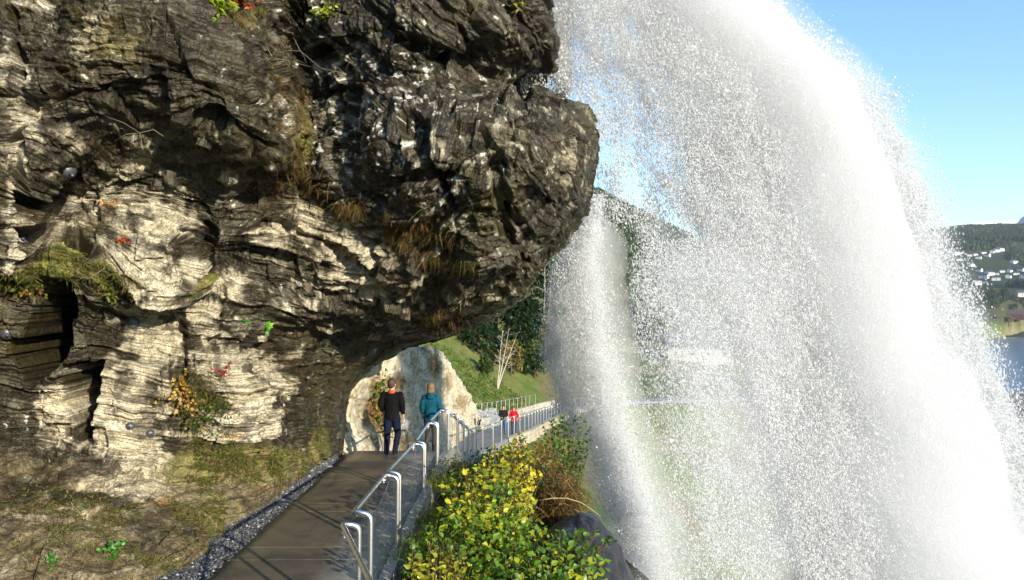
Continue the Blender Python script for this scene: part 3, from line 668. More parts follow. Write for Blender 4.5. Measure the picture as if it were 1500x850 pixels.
ends = [(7.8, 1.30), (10.55, 1.14), (13.75, 1.02), (16.1, 1.05), (18.6, 1.0), (21.4, .50), (23.9, -.04), (26.3, -.55), (29.3, -1.13)]
names = ['steel handrail panel right after the corner, its rail slanting up to the nearest straight post', 'steel handrail panel beside the middle slabs, second after the corner',
  'steel handrail panel in front of the woman in teal, third after the corner', 'tall steel handrail panel whose rounded top crosses the teal jacket', 'short looking steel handrail panel just past the crest of the walkway',
  'steel handrail panel second past the crest, beside the pale rock', 'steel handrail panel third past the crest above the dark bush', 'last steel handrail panel before the rail curves towards the couple']
for k in range(8):
    (d0, z0), (d1, z1) = ends[k], ends[k+1]; g = .11
    zd0, zd1 = edge(d0)[1], edge(d1)[1]
    rail_panel((xr(d0+g), d0+g, z0), (xr(d1-g), d1-g, z1), (1, 0), (1, 0), zd0-.08, zd1-.36, names[k], 'steel handrail panels along the walkway')
nn = Vector((.94, .35)).normalized()
rail_panel((-1.70, 7.58, 1.26), (-.42, 4.0, 1.30), nn, nn, -.12, .3, 'nearest steel handrail panel, turning towards the viewer below the corner', 'steel handrail panels along the walkway')
rail_panel((-.36, 3.85, 1.30), (.75, 1.4, 1.75), nn, nn, .3, .9, 'steel handrail panel at the viewer, outside the bottom of the frame', 'steel handrail panels along the walkway')
# far rails on both sides of the lower path
def line_pts(L, nrm, off, y0, step):
    i0 = int(np.argmin(np.abs(L[:, 1]-y0))); k = max(1, int(step/.35)); out = []
    for i in range(i0, len(L), k):
        out.append((L[i, 0]+nrm[i, 0]*off, L[i, 1]+nrm[i, 1]*off, L[i, 2], nrm[i]))
    return out
R_ = line_pts(WR, NR, -.05, 29.6, 2.7)[:30]
for k in range(len(R_)-1):
    a, b = R_[k], R_[k+1]
    rail_panel((a[0], a[1], a[2]+1.1), (b[0], b[1], b[2]+1.1), a[3], b[3], a[2]-.1, b[2]-.1,
      ('%s thin steel handrail panel after the straight posts, outer side of lower path' % ('first', 'second', 'third', 'fourth', 'fifth', 'sixth', 'seventh', 'eighth')[k]) if k < 8 else 'thin steel handrail panel beyond the couple on the outer edge of the lower path', 'handrail panels on the outer edge of the lower path', out=.03, seg=6, mesh=a[1] < 60, wires=.25)
L_ = line_pts(WL, NR, -.45, 50, 2.7)[:14]
for k in range(len(L_)-1):
    a, b = L_[k], L_[k+1]
    rail_panel((a[0], a[1], a[2]+1.75), (b[0], b[1], b[2]+1.75), -a[3], -b[3], a[2]+.5, b[2]+.5,
      'thin dark handrail panel on top of the pale wall behind the couple', 'handrail panels on the pale wall beside the lower path', out=.02, seg=5, mesh=False)

# ---------------------------------------------------------------- masonry beside the lower path
def masonry(name, L, nrm, y0, y1, off, zb, rows, bl, bh, th, label, colr, group=None):
    """a dry stone wall: courses of separate irregular blocks in one mesh"""
    mb = MB(); sel = [i for i in range(len(L)) if y0 <= L[i, 1] <= y1]; s = 0; pts = L[sel]; ns_ = nrm[sel]
    ds = np.r_[0, np.cumsum(np.linalg.norm(np.diff(pts[:, :3], axis=0), axis=1))]
    for row in range(rows):
        s = random.uniform(0, bl)
        while s < ds[-1]:
            l_ = bl*random.uniform(.6, 1.4); q = [float(np.interp(s+l_/2, ds, pts[:, k])) for k in range(3)]
            nx, ny = float(np.interp(s, ds, ns_[:, 0])), float(np.interp(s, ds, ns_[:, 1]))
            mb.box(Vector((q[0]+nx*off, q[1]+ny*off, q[2]+zb+row*bh+bh/2)), (l_*.96, th*random.uniform(.85, 1.1), bh*.95), rz=math.atan2(ny, nx)+math.pi/2, jit=bh*.09)
            s += l_
    o = mb.build(name, mat(name+'_stone', colr, .9, noise=(1.6, .55, 1.3), bump=[(6, .5, .04)]), bevel=None, smooth=False)
    return tag(o, label, 'wall', group)
masonry('stone_wall', WR, NR, 41, 90, .22, -.95, 4, .5, .26, .35, 'sunlit rough stone edge wall holding up the outer side of the lower path', (.45, .40, .28))
masonry('retaining_wall', WL, NR, 52, 88, -.35, -.15, 4, .55, .22, .4, 'long pale stone retaining wall at the foot of the grass bank', (.46, .42, .32))
rk = [at(random.uniform(690, 735), random.uniform(594, 603), random.uniform(44, 52)) for _ in range(26)]
sel = [i for i in range(len(WL)) if 48 <= WL[i, 1] <= 62]
pp = np.array([(WL[i, 0]-.8+random.uniform(-.5, .3), WL[i, 1]+random.uniform(-.2, .2), WL[i, 2]+random.uniform(.75, 1.1)) for i in sel for _ in range(5)])
tag(stones('rubble', pp, rng.uniform(.12, .28, len(pp)), M_STONE, np.full((len(pp), 3), .38)*rng.uniform(.5, 1.2, (len(pp), 1))), 'loose grey rubble stones along the top of the pale wall', 'rubble', kind='stuff')
# tilted concrete slab over a dark opening beside the path
root = empty('concrete_hatch', tuple(at(713, 626, 53)), 'tilted grey concrete slab over a dark triangular opening beside the couple', 'hatch')
O = Vector(root.location)
def w(px, py, d): return Vector(at(px, py, d))-O
q = [w(702, 626, 52.5), w(720, 627, 52.5), w(733, 609, 56), w(712, 605, 56)]
MB().add(q+[p+Vector((0, .12, -.12)) for p in q], [(0, 1, 2, 3), (7, 6, 5, 4), (0, 4, 5, 1), (1, 5, 6, 2), (2, 6, 7, 3), (3, 7, 4, 0)]).build('slab', mat('slab_concrete', (.36, .36, .35), .85, noise=(3, .8, 1.15)), root, smooth=False)
M_DARK = mat('dark_opening', (.012, .012, .013), .9)
q = [w(693, 629, 52.8), w(716, 628, 53.), w(710, 606, 56.3), w(708, 607, 56.3)]
MB().add(q+[p+Vector((-.05, .9, -.1)) for p in q], [(0, 1, 2, 3), (7, 6, 5, 4), (0, 4, 5, 1), (1, 5, 6, 2), (2, 6, 7, 3), (3, 7, 4, 0)]).build('opening', M_DARK, root, smooth=False)
# rock bolts with domed plates
M_BOLT = mat('bolt_steel', (.12, .12, .13), .5, .6, noise=(30, .6, 1.2))
BOLTS = [(88, 237, 'round domed steel rock bolt plate high on the dark rock at the left', 1.0), (196, 474, 'grey rock bolt plate on the pale rock right of the black shadow hollow', .85), (190, 621, 'rock bolt with its shadow on the cream rock, left one of the low pair', .55),
         (214, 632, 'rock bolt with its shadow on the cream rock, right one of the low pair', .55), (10, 486, 'dull grey rock bolt plate at the left edge of the frame', .8), (50, 343, 'grey rock bolt plate in the dark ledges under the high bolt', .8)]
for px, py, lab, sc_ in BOLTS:
    p, nn_ = on_cliff(px, py)
    nn_ = (nn_+Vector((.25, -.6, .1))).normalized()
    root = empty('rock_bolt', p+nn_*.02, lab, 'rock bolt'); qn = nn_.to_track_quat('Z', 'Y').to_matrix()
    rings = []
    for rr_, zz_ in ((.125, 0), (.12, .015), (.10, .045), (.06, .075), (.03, .085)):
        rings.append((qn @ Vector((0, 0, zz_*sc_)), rr_*sc_, rr_*sc_, qn @ Vector((1, 0, 0)), qn @ Vector((0, 1, 0))))
    MB().loft(rings).build('plate', M_BOLT, root)
    MB().tube([qn @ Vector((0, 0, .06*sc_)), qn @ Vector((0, 0, .17*sc_))], .022*sc_+.004, 6).build('bolt_end', M_BOLT, root)
# ---------------------------------------------------------------- people
M_SKIN = mat('skin', (.50, .30, .21), .55, bump=[(60, .2, .003)])
def limb(mb, pts, rs, n=12):
    """tapered limb through joints with balls at the joints"""
    P_ = [Vector(p) for p in pts]
    mb.tube(P_, rs, n)
    for p, r in zip(P_, rs): mb.ball(p, r, nu=10, nv=7)
def hand(mb, wr, d, side, curl=.5, h=1.):
    """palm, four bent unequal fingers and a thumb from the wrist along d"""
    d = Vector(d).normalized(); s_ = Vector((side, 0, 0)); f = Vector((0, 1, 0)); f = (f-d*f.dot(d)).normalized()
    mb.ball(wr+d*.045*h, .042*h, (.55, .95, 1.1), 10, 7)
    for k, ln in enumerate((.068, .078, .073, .058)):
        b = wr+d*.080*h+f*(.030-.019*k)*h; m1 = b+d*ln*.45*h; m2 = m1+(d-s_*curl*.7).normalized()*ln*.33*h; m3 = m2+(d*.6-s_*curl).normalized()*ln*.3*h
        mb.tube([b-d*.03, m1, m2, m3], [.0095*h, .009*h, .0085*h, .0075*h], 6)
    b = wr+d*.025*h+f*.03*h; mb.tube([b, b+(d*.7+f*.7)*.035*h, b+(d*.9+f*.45)*.065*h], [.012*h, .0105*h, .009*h], 6)
def person(loc, rz, h, label, jacket, trousers, shoes, haircol, pose, female=False, hood=None, collar=None, longhair=False, group=None, jl=.47, extra=None, head_turn=0.):
    """standing figure facing +Y before the turn; pose gives joints in units of the height"""
    root = empty('person', loc, label, 'person', group, rz)
    s = h; V = lambda x, y, z: Vector((x*s, y*s, z*s)); sh = .098 if female else .112; hp = .052
    lean = pose.get('lean', .0)
    top = lambda x, y, z: V(x, y+lean*(z-.5), z)
    body = MB()
    HC = top(0, .012, .932)
    Rh = Matrix.Rotation(head_turn, 3, 'Z') @ Matrix.Rotation(pose.get('nod', 0), 3, 'X')
    body.ball(HC+Rh @ V(0, -.004, .008), .062*s, (.80, 1.0, 1.02), 16, 11, Rh); body.ball(HC+Rh @ V(0, .014, -.022), .044*s, (.86, .95, 1.05), 14, 9, Rh)
    body.tube([HC+Rh @ V(0, .055, .010), HC+Rh @ V(0, .070, -.012), HC+Rh @ V(0, .058, -.014)], [.006*s, .0095*s, .006*s], 6)
    for sx in (-1, 1): body.ball(HC+Rh @ V(sx*.050, -.002, -.003), .013*s, (.5, 1, 1.35), 8, 6, Rh)
    body.tube([HC+Rh @ V(-.018, .052, -.040), HC+Rh @ V(.018, .052, -.040)], .0055*s, 6)
    body.tube([top(0, 0, .80), top(0, .005, .87), HC+V(0, -.01, -.02)], [.040*s, .032*s, .034*s], 12)
    rings = [(V(0, 0, .47), .080, .058), (top(0, 0, .53), .088, .062), (top(0, 0, .60), .074, .054), (top(0, .003, .68), .085, .060), (top(0, .003, .76), .085, .056), (top(0, 0, .805), .070, .042), (top(0, 0, .825), .045, .035)]
    X, Y = Vector((1, 0, 0)), Vector((0, 1, 0))
    body.loft([(c_, a*s, b*s, X, Y) for c_, a, b in rings])
    jk = MB(); tr = MB()
    jb = .49-jl*0+0
    hem = pose.get('hem', .46)
    jr = [(top(0, -.002, hem), .098+.008*female, .080), (top(0, -.002, .52), .100, .078), (top(0, 0, .60), .090 if female else .098, .070), (top(0, .003, .70), .098 if female else .106, .073), (top(0, .003, .77), .104 if female else .116, .072), (top(0, 0, .812), .090 if female else .102, .056), (top(0, 0, .84), .048, .042)]
    jk.loft([(c_, a*s, b*s, X, Y) for c_, a, b in jr])
    for sx, arm in ((-1, pose['armL']), (1, pose['armR'])):
        S0 = top(sx*sh, 0, .80); E = top(*arm[0]); W = top(*arm[1]); d = (W-E).normalized()
        limb(body, [S0, E, W], [.027*s, .024*s, .018*s]); hand(body, W, d, -sx*-1 if False else sx, .6, s/1.75)
        jk.tube([S0+Vector((-sx*.02*s, 0, .01*s)), S0+(E-S0)*.5, E, E+(W-E)*.5, W-d*.015*s], [.044*s, .045*s, .041*s, .035*s, .029*s], 12); jk.ball(S0-V(0, 0, .006), .045*s); jk.ball(E, .042*s)
    for sx, leg in ((-1, pose['legL']), (1, pose['legR'])):
        Hh = V(sx*hp, 0, .50); K = V(*leg[0]); A = V(*leg[1])
        limb(body, [Hh, K, A], [.055*s, .036*s, .022*s])
        body.tube([A+V(0, -.02, -.012), A+V(0, .03, -.02), A+V(sx*.01, .08, -.024)], [.018*s, .018*s, .012*s], 8)
        tr.tube([Hh+V(0, 0, .02), Hh+(K-Hh)*.5, K, K+(A-K)*.5, A-V(0, 0, .016)], [.062*s, .056*s, .044*s, .041*s, .036*s] if not female else [.060*s, .050*s, .038*s, .035*s, .026*s], 12); tr.ball(K, .043*s if not female else .037*s)
    tr.loft([(V(0, 0, .455), .090*s, .062*s, X, Y), (V(0, 0, .50), .096*s, .072*s, X, Y), (V(0, 0, .55), .088*s, .066*s, X, Y)])
    body.build('body', M_SKIN, root, voxel=.0075)
    jk.build('jacket', jacket, root, voxel=.016); tr.build('trousers', trousers, root, voxel=.015)
    for sx, leg in ((-1, pose['legL']), (1, pose['legR'])):
        A = V(*leg[1]); sm = MB()
        sm.loft([(A+V(0, -.035, -.030), .020*s, .014*s, X, Vector((0, 0, 1))), (A+V(0, -.01, -.018), .030*s, .026*s, X, Vector((0, 0, 1))), (A+V(sx*.003, .04, -.024), .030*s, .019*s, X, Vector((0, 0, 1))), (A+V(sx*.006, .095, -.031), .024*s, .011*s, X, Vector((0, 0, 1)))])
        if female: sm.tube([A+V(0, -.005, -.02), A+V(0, -.005, .07)], [.030*s, .033*s], 12)
        sm.build('shoe', shoes, root, voxel=.010)
    hr = MB()
    hr.ball(HC+Rh @ V(0, -.012, .016), .066*s, (.84, 1.0, 1.0), 18, 12, Rh)
    if longhair:
        hr.ball(HC+Rh @ V(0, -.030, -.02), .055*s, (1.05, .75, 1.25), 14, 9, Rh)
        for sx in (-1, 1): hr.ball(HC+Rh @ V(sx*.040, -.008, -.035), .030*s, (.7, .9, 1.9), 12, 8, Rh)
    else: hr.ball(HC+Rh @ V(0, -.032, -.012), .048*s, (1.05, .72, .95), 14, 9, Rh)
    hr.build('hair', haircol, root, voxel=.009)
    for sx in (-1, 1): MB().ball(HC+Rh @ V(sx*.019, .053, .006), .0065*s, nu=8, nv=6).build('eye', M_DARK, root)
    if collar: MB().loft([(top(0, -.006, .815), .062*s, .056*s, X, Y), (top(0, -.004, .845), .052*s, .048*s, X, Y), (top(0, -.002, .858), .046*s, .042*s, X, Y)]).build('collar', collar, root)
    if hood: 
        hm = MB(); hm.ball(top(0, -.060, .815), .055*s, (1.15, .70, .95), 16, 10); hm.tube([top(-.055, .02, .835), top(-.05, -.03, .845), top(0, -.062, .855), top(.05, -.03, .845), top(.055, .02, .835)], .022*s, 10)
        hm.build('hood', hood, root, voxel=.014)
    return root
def cloth(name, c, r=.85): return mat(name, c, r, noise=(14, .8, 1.2), bump=[(7, .6, .03), (160, .25, .002)], spec=.12)
stand = dict(armL=((-.138, -.012, .655), (-.136, .035, .53)), armR=((.142, -.01, .655), (.146, .03, .52)), legL=((-.060, .006, .265), (-.066, -.010, .045)), legR=((.062, .022, .265), (.072, -.012, .045)))
pm = dict(stand); pm['legR'] = ((.075, .040, .265), (.045, -.02, .050)); pm['armL'] = ((-.150, -.018, .665), (-.130, .045, .56)); pm['hem'] = .475
person(tuple(at(577, 0, 18.05))[:2]+(0.,), R(-4), 1.80, 'man in dark jacket with orange collar and dark jeans seen from behind on the walkway', cloth('dark_jacket', (.005, .0045, .005)), cloth('dark_jeans', (.007, .010, .026)), cloth('dark_shoes', (.012, .011, .01), .6),
  mat('brown_hair', (.055, .028, .018), .6, bump=[(90, .6, .01)]), pm, collar=cloth('orange_collar', (.45, .09, .04)), head_turn=-.35)
pw = dict(stand); pw['hem'] = .44; pw['armR'] = ((.132, -.01, .66), (.128, .05, .545)); pw['armL'] = ((-.130, -.01, .66), (-.124, .045, .54)); pw['legL'] = ((-.05, .03, .265), (-.055, .01, .045)); pw['legR'] = ((.05, .01, .265), (.052, -.01, .045))
teal = cloth('teal_jacket', (.010, .10, .15))
person(tuple(at(633, 0, 18.9))[:2]+(-.07,), R(2), 1.68, 'blonde person in teal hooded jacket and taupe trousers seen from behind', teal, cloth('taupe_trousers', (.075, .062, .055)), cloth('boots', (.03, .025, .02), .6),
  mat('blonde_hair', (.32, .19, .085), .6, bump=[(80, .7, .012)]), pw, True, hood=teal, longhair=True)
pf = dict(stand); pf['armL'] = ((-.135, .01, .665), (-.055, .10, .585)); pf['armR'] = ((.135, .01, .665), (.055, .10, .58)); pf['legL'] = ((-.05, .04, .27), (-.05, .05, .045)); pf['legR'] = ((.05, .0, .27), (.05, -.07, .055)); pf['nod'] = -.25
zf = lambda y: float(np.interp(y, WR[:, 1], WR[:, 2]))
person((at(737.5, 0, 45)[0], 45, zf(45)), R(185), 1.74, 'person in black jacket and blue jeans walking beside the one in red', cloth('black_jacket', (.012, .012, .013)), cloth('blue_jeans', (.05, .12, .26)), cloth('black_shoes', (.012, .012, .012), .6),
  mat('dark_brown_hair', (.03, .018, .012), .6), pf)
pr = dict(stand); pr['hem'] = .45; pr['armL'] = ((-.15, .0, .66), (-.13, .07, .55)); pr['armR'] = ((.15, .0, .66), (.13, .07, .55)); pr['legL'] = ((-.05, .0, .27), (-.05, -.07, .055)); pr['legR'] = ((.05, .05, .27), (.05, .06, .045)); pr['nod'] = -.3
red = cloth('red_jacket', (.60, .010, .025))
person((at(752.5, 0, 45.3)[0], 45.3, zf(45.3)), R(172), 1.66, 'person in bright red jacket with long brown hair on the lower path', red, cloth('indigo_trousers', (.02, .03, .055)), cloth('dark_boots', (.012, .012, .012), .6),
  mat('auburn_hair', (.10, .03, .015), .6), pr, True, hood=red, longhair=True)
# ---------------------------------------------------------------- leaves, shrubs, grass
M_LEAF = mat('leaves', attr='col', rough=.42, trans=.32, spec=.45)
M_BLADE = mat('grass_blades', attr='col', rough=.6, trans=.3, spec=.3)
M_STEM = mat('stems', (.11, .06, .03), .8)
LB = np.array([(0, 0, 0), (-.30, .22, .05), (.30, .22, .05), (0, .30, 0), (-.34, .50, .06), (.34, .50, .06), (0, .62, -.03), (-.16, .80, .0), (.16, .80, .0), (0, 1.05, -.12)], float)
LF = np.array([(0, 3, 1), (0, 2, 3), (1, 3, 6), (1, 6, 4), (3, 2, 5), (3, 5, 6), (4, 6, 7), (6, 5, 8), (7, 6, 9), (6, 8, 9)])
def norm(a): return a/(np.linalg.norm(a, axis=-1, keepdims=True)+1e-9)
def leaf_mesh(name, pos, ax, up, size, col, material, parent=None, loc=None, shape=(1, 1)):
    """leaves at pos pointing along ax with faces towards up"""
    ax = norm(ax); sd_ = norm(np.cross(ax, up)); u = np.cross(sd_, ax)
    B = LB*np.array([shape[0], shape[1], 1])
    V = pos[:, None]+(B[None, :, 0:1]*sd_[:, None]+B[None, :, 1:2]*ax[:, None]+B[None, :, 2:3]*u[:, None])*size[:, None, None]
    n = len(pos); F = (LF[None]+np.arange(n)[:, None, None]*len(LB)).reshape(-1, 3)
    if loc is not None: V = V-np.array(loc)
    return mesh_np(name, V.reshape(-1, 3), F, material, parent, attrs={'col': np.repeat(np.clip(col, .004, .9), len(LB), 0)}, smooth=False)
G1, G2, G3, Y1, Y2, O1, RD = [np.array(v) for v in ((.045, .115, .010), (.10, .21, .012), (.018, .055, .008), (.36, .37, .015), (.52, .42, .02), (.42, .16, .02), (.20, .045, .015))]
def shrub(name, c, rad, n_stem, per, size, mix, label, cat='shrub', group=None, base=None, seed=1, lean=(0, 0), low=-.35, yfun=None):
    """stems fan out from the base, leaves stand alternately along them"""
    g = np.random.default_rng(seed); c = np.array(c, float); rad = np.array(rad, float)
    base = np.array(base if base is not None else c-np.array([0, 0, rad[2]*1.1]))
    root = empty(name, tuple(base), label, cat, group)
    n_stem = int(n_stem*1.5); th = g.uniform(0, 2*np.pi, n_stem); zz = g.uniform(low, 1, n_stem); rh = np.sqrt(1-zz**2)
    tip = c+np.stack([np.cos(th)*rh, np.sin(th)*rh, zz], -1)*rad*g.uniform(.72, 1.12, (n_stem, 1))
    b0 = base+g.normal(0, .16, (n_stem, 3))*rad*np.array([1, 1, 0])
    midp = (b0+tip)/2+np.array([0, 0, .22])*rad+np.array([*lean, 0])*.3
    st = MB(); pos = []; ax = []; up = []
    for k in range(n_stem):
        q = [(1-t)**2*b0[k]+2*t*(1-t)*midp[k]+t*t*tip[k] for t in np.linspace(0, 1, 7)]
        if k < 70: st.tube([p-base for p in q], [.012, .011, .009, .007, .006, .004, .003], 4, cap=False)
        t = np.linspace(.42, 1.0, per)+g.uniform(-.02, .02, per); t = np.clip(t, 0, 1)[:, None]
        pp = (1-t)**2*b0[k]+2*t*(1-t)*midp[k]+t*t*tip[k]; dr = norm(np.gradient(pp, axis=0)); side = norm(np.cross(dr, [0, 0, 1.])+g.normal(0, .2, (per, 3)))
        sg = np.where(np.arange(per) % 2, 1, -1)[:, None]
        pos.append(pp+g.normal(0, .02, (per, 3))); ax.append(dr*.55+side*sg+g.normal(0, .28, (per, 3))+np.array([0, 0, -.15])); up.append(np.array([.10, -.35, .75])+g.normal(0, .38, (per, 3))+.35*norm(pp-c))
    pos, ax, up = map(np.concatenate, (pos, ax, up)); n = len(pos)
    f = .5+.5*vn(pos, 2.2, seed)+g.normal(0, .16, n)
    if yfun is not None: f = f+yfun(pos)
    cols = np.zeros((n, 3)); f = np.clip(f, 0, .999)*len(mix); k0 = np.minimum(f.astype(int), len(mix)-1); k1 = np.minimum(k0+1, len(mix)-1)
    cols = np.array(mix)[k0]*(1-(f-k0))[:, None]+np.array(mix)[k1]*(f-k0)[:, None]; cols *= g.uniform(.65, 1.25, (n, 1))
    leaf_mesh('foliage', pos, ax, up, size*.74*g.uniform(.55, 1.25, n), cols, M_LEAF, root, base)
    st.build('stem', M_STEM, root)
    return root
W = lambda px, py, d: tuple(at(px, py, d))
# the bank beside the walkway, photo right of the kerb
shrub('shrub', W(712, 735, 10.6), (.62, .8, .50), 130, 9, .115, [G1, G2, G2, Y1, Y2, Y1], 'bright yellow leaved shrub in the middle of the bank beside the handrail', seed=11, base=(-.45, 10.9, -.9))
shrub('shrub', W(745, 690, 11.8), (.45, .6, .42), 80, 9, .10, [G1, Y1, Y2, Y1, Y2, O1], 'yellow leaved shrub with orange tips above the bright yellow one', seed=12, base=(-.1, 12.1, -.9))
shrub('shrub', W(690, 800, 9.6), (.75, .7, .42), 150, 9, .12, [G3, G1, G2, G2, Y1, G2], 'light green broad leaved shrub at the bottom edge of the frame', seed=13, base=(-.5, 9.7, -.9))
shrub('shrub', W(790, 835, 9.0), (.80, .7, .40), 150, 9, .12, [G3, G1, G2, G2, Y1], 'green broad leaved shrub at the bottom right in front of the dark boulder', seed=14, base=(.3, 9.1, -.9))
shrub('shrub', W(850, 792, 9.6), (.42, .25, .14), 26, 10, .10, [G2, G1, G2], 'sprig of green leaves reaching right over the dark boulder', seed=15, base=(.35, 9.4, -.3))
shrub('shrub', W(775, 668, 14.2), (.62, .9, .34), 130, 9, .11, [G3, G1, G2, G1, O1], 'green shrub with orange leaves at the top of the bank below the couple', seed=16, base=(.3, 14.4, -.9))
shrub('shrub', W(735, 672, 15.2), (.50, .7, .24), 80, 8, .10, [G3, G1, G1, G2], 'dark green shrub below the feet of the couple', seed=17, base=(-.2, 15.4, -1.1))
shrub('shrub', W(805, 700, 12.8), (.38, .5, .62), 90, 8, .10, [G3, G1, O1*.5, G1, Y1*.6], 'dark green and rust leaved shrub beside the falling water', seed=18, base=(.7, 13, -1.2))
shrub('shrub', W(680, 690, 15), (.66, .8, .34), 110, 10, .075, [G3*.7, G3, G1*.8], 'dark green low bush in the shade behind the straight handrail posts', seed=19, base=(-1.0, 15.2, -.9))
shrub('shrub', W(690, 715, 12.6), (.42, .5, .30), 60, 8, .09, [G3, G1, G2], 'small green shrub between the handrail posts and the yellow shrub', seed=20, base=(-.7, 12.7, -.9))
shrub('shrub', W(640, 822, 8.8), (.42, .4, .26), 50, 8, .10, [RD*.5, G1, G2, Y1], 'sparse brown and green shrub right beside the kerb at the bottom edge', seed=21, base=(-.95, 8.9, -.8))
# second couple of shrubs that carry the bank down to the water
shrub('shrub', W(745, 790, 10.4), (.60, .6, .40), 110, 9, .115, [G1, G1, G2, Y1, G2], 'green and yellow shrub between the yellow one and the bottom edge', seed=22, base=(0, 10.6, -.9))
shrub('shrub', W(830, 640, 17), (.6, .8, .5), 70, 8, .12, [G3, G1, G2], 'green shrub at the right end of the bank, half veiled by spray', seed=23, base=(1.2, 17.2, -1.6))

def grass(name, pts, nrm, h, cols, wdt=.006, droop=.5, seed=1, spread=.35, parent=None, loc=None):
    """curved blades, three segments each"""
    g = np.random.default_rng(seed); n = len(pts); h = h*g.uniform(.5, 1.3, n)
    d = norm(nrm+g.normal(0, spread, (n, 3))); dr = norm(g.normal(0, 1, (n, 3))*np.array([1, 1, .2])); s_ = norm(np.cross(d, dr))
    V = np.zeros((n, 7, 3))
    for k, (t, w_) in enumerate(((0, 1), (.4, .9), (.75, .6))):
        c_ = pts+d*(h*t)[:, None]+(dr*.5-np.array([0, 0, droop]))*(h*t*t)[:, None]*.8
        V[:, 2*k] = c_-s_*wdt*w_; V[:, 2*k+1] = c_+s_*wdt*w_
    V[:, 6] = pts+d*h[:, None]*.95+(dr*.5-np.array([0, 0, droop]))*h[:, None]*.8
    f = np.array([(0, 1, 3), (0, 3, 2), (2, 3, 5), (2, 5, 4), (4, 5, 6)]); F = (f[None]+np.arange(n)[:, None, None]*7).reshape(-1, 3)
    if loc is not None: V = V-np.array(loc)
    return mesh_np(name, V.reshape(-1, 3), F, M_BLADE, parent, attrs={'col': np.repeat(cols, 7, 0)}, smooth=False)
def gcol(n, pal, seed=1, v=.3):
    g = np.random.default_rng(seed); return np.clip(np.array(pal)[g.integers(0, len(pal), n)]*g.uniform(1-v, 1+v, (n, 1)), .004, .9)
DRY, DRY2, MG, MG2 = (.30, .20, .07), (.18, .10, .035), (.10, .16, .015), (.16, .20, .02)
# low cover on the bank: dead leaves, grass round the posts
n = 26000
gx = rng.uniform(-1.45, 1.6, n); gy = rng.uniform(6.5, 20, n); gz = terrain(gx, gy)
cover = grass('undergrowth', np.stack([gx, gy, gz], -1), np.tile([0, -.1, 1.], (n, 1)), .20, gcol(n, [DRY2, (.05, .045, .02), G3, G1, DRY, (.035, .03, .018)], 5), .009, .4, 3, .6)
tag(cover, 'brown and green undergrowth of grass and dead leaves under the shrubs', 'undergrowth', kind='stuff')
for px, py, d, rr_, hh, nn_, lab in [(655, 752, 12.3, .22, .42, 900, 'tuft of fine light green grass at the foot of the third post'), (652, 700, 14.8, .2, .36, 700, 'tuft of bright green grass hugging the kerb near the crest'), (628, 790, 10.2, .24, .3, 700, 'yellowish grass tuft against the kerb by the hooked post feet')]:
    p = np.array(W(px, py, d)); q = rng.normal(0, 1, (nn_, 3))*np.array([rr_, rr_*1.4, .02])
    o = grass('grass_tuft', p+q-np.array([0, 0, .15]), np.tile([0, 0, 1.], (nn_, 1)), hh, gcol(nn_, [MG, MG2, (.22, .24, .04)], 6), .004, .6, 4, .5, loc=p)
    o.location = p; tag(o, lab, 'grass tuft')
# rust red hanging growth between shrubs and boulder
p = np.array(W(822, 738, 11.9)); q = rng.normal(0, 1, (2200, 3))*np.array([.15, .2, .2])
o = grass('dead_bracken', p+q, np.tile([.3, -.2, .2], (2200, 1)), .28, gcol(2200, [(.16, .07, .02), (.10, .04, .015), (.26, .18, .06), (.07, .09, .02)], 8), .006, 1.0, 9, .8, loc=p); o.location = p
tag(o, 'rust brown dead bracken hanging beside the dark boulder', 'bracken')
# arching dry stalk
p = Vector(W(790, 733, 11.4))
mb = MB(); mb.tube([Vector(W(px, py, 11.4))-p for px, py in ((790, 733), (810, 730), (830, 730), (850, 736), (866, 746), (880, 757))], [.012, .011, .010, .009, .007, .004], 6)
o = mb.build('dry_stalk', mat('stalk', (.34, .24, .12), .8)); o.location = p; tag(o, 'pale dry stalk arching right from the bank in front of the spray', 'stalk')

# ---- growth on the cliff
def cliff_pts(n, blobs, g):
    """random points on the visible cliff, drawn round given places"""
    sub = [(i, j) for i in range(0)]
    PXs, PYs = CLIFF_PX[30:, :NU], CLIFF_PY[30:, :NU]; ws = np.array([b[4]*b[2]*b[3] for b in blobs]); ks = g.choice(len(blobs), n, p=ws/ws.sum())
    B = np.array(blobs)[ks]; x = B[:, 0]+g.normal(0, .55, n)*B[:, 2]; y = B[:, 1]+g.normal(0, .55, n)*B[:, 3]
    i = np.clip(np.searchsorted(vpy, y), 1, NV-2); row0 = PXs[i]
    j = np.array([np.searchsorted(PXs[a], b) for a, b in zip(i, x)]); j = np.clip(j, 0, NU-1)
    return CLIFF_G[i+30, j], N[i+30, j], x, y
g = np.random.default_rng(5)
LEDGE = [(375, 25, 40, 26, 1.2), (395, 90, 14, 50, .8), (415, 190, 16, 60, 1.), (450, 262, 40, 16, 1.2), (520, 305, 60, 18, .9), (600, 345, 50, 20, .8), (650, 370, 40, 16, .5), (650, 450, 30, 30, .35)]
pp, nn_, _, _ = cliff_pts(16000, LEDGE, g); kk = fbm(pp.astype(np.float32), 3.0, 3, 88) > .02; pp, nn_ = pp[kk], nn_[kk]
tag(grass('ledge_grass', pp, nn_*.5+np.array([.1, -.4, .3]), .14, gcol(len(pp), [DRY2, DRY2, (.10, .06, .02), (.07, .08, .015), MG, DRY, (.16, .07, .02)], 7), .0035, 1.3, 7, .6), 'dry brown grass and roots along the slanting ledge across the cliff', 'ledge grass', kind='stuff')
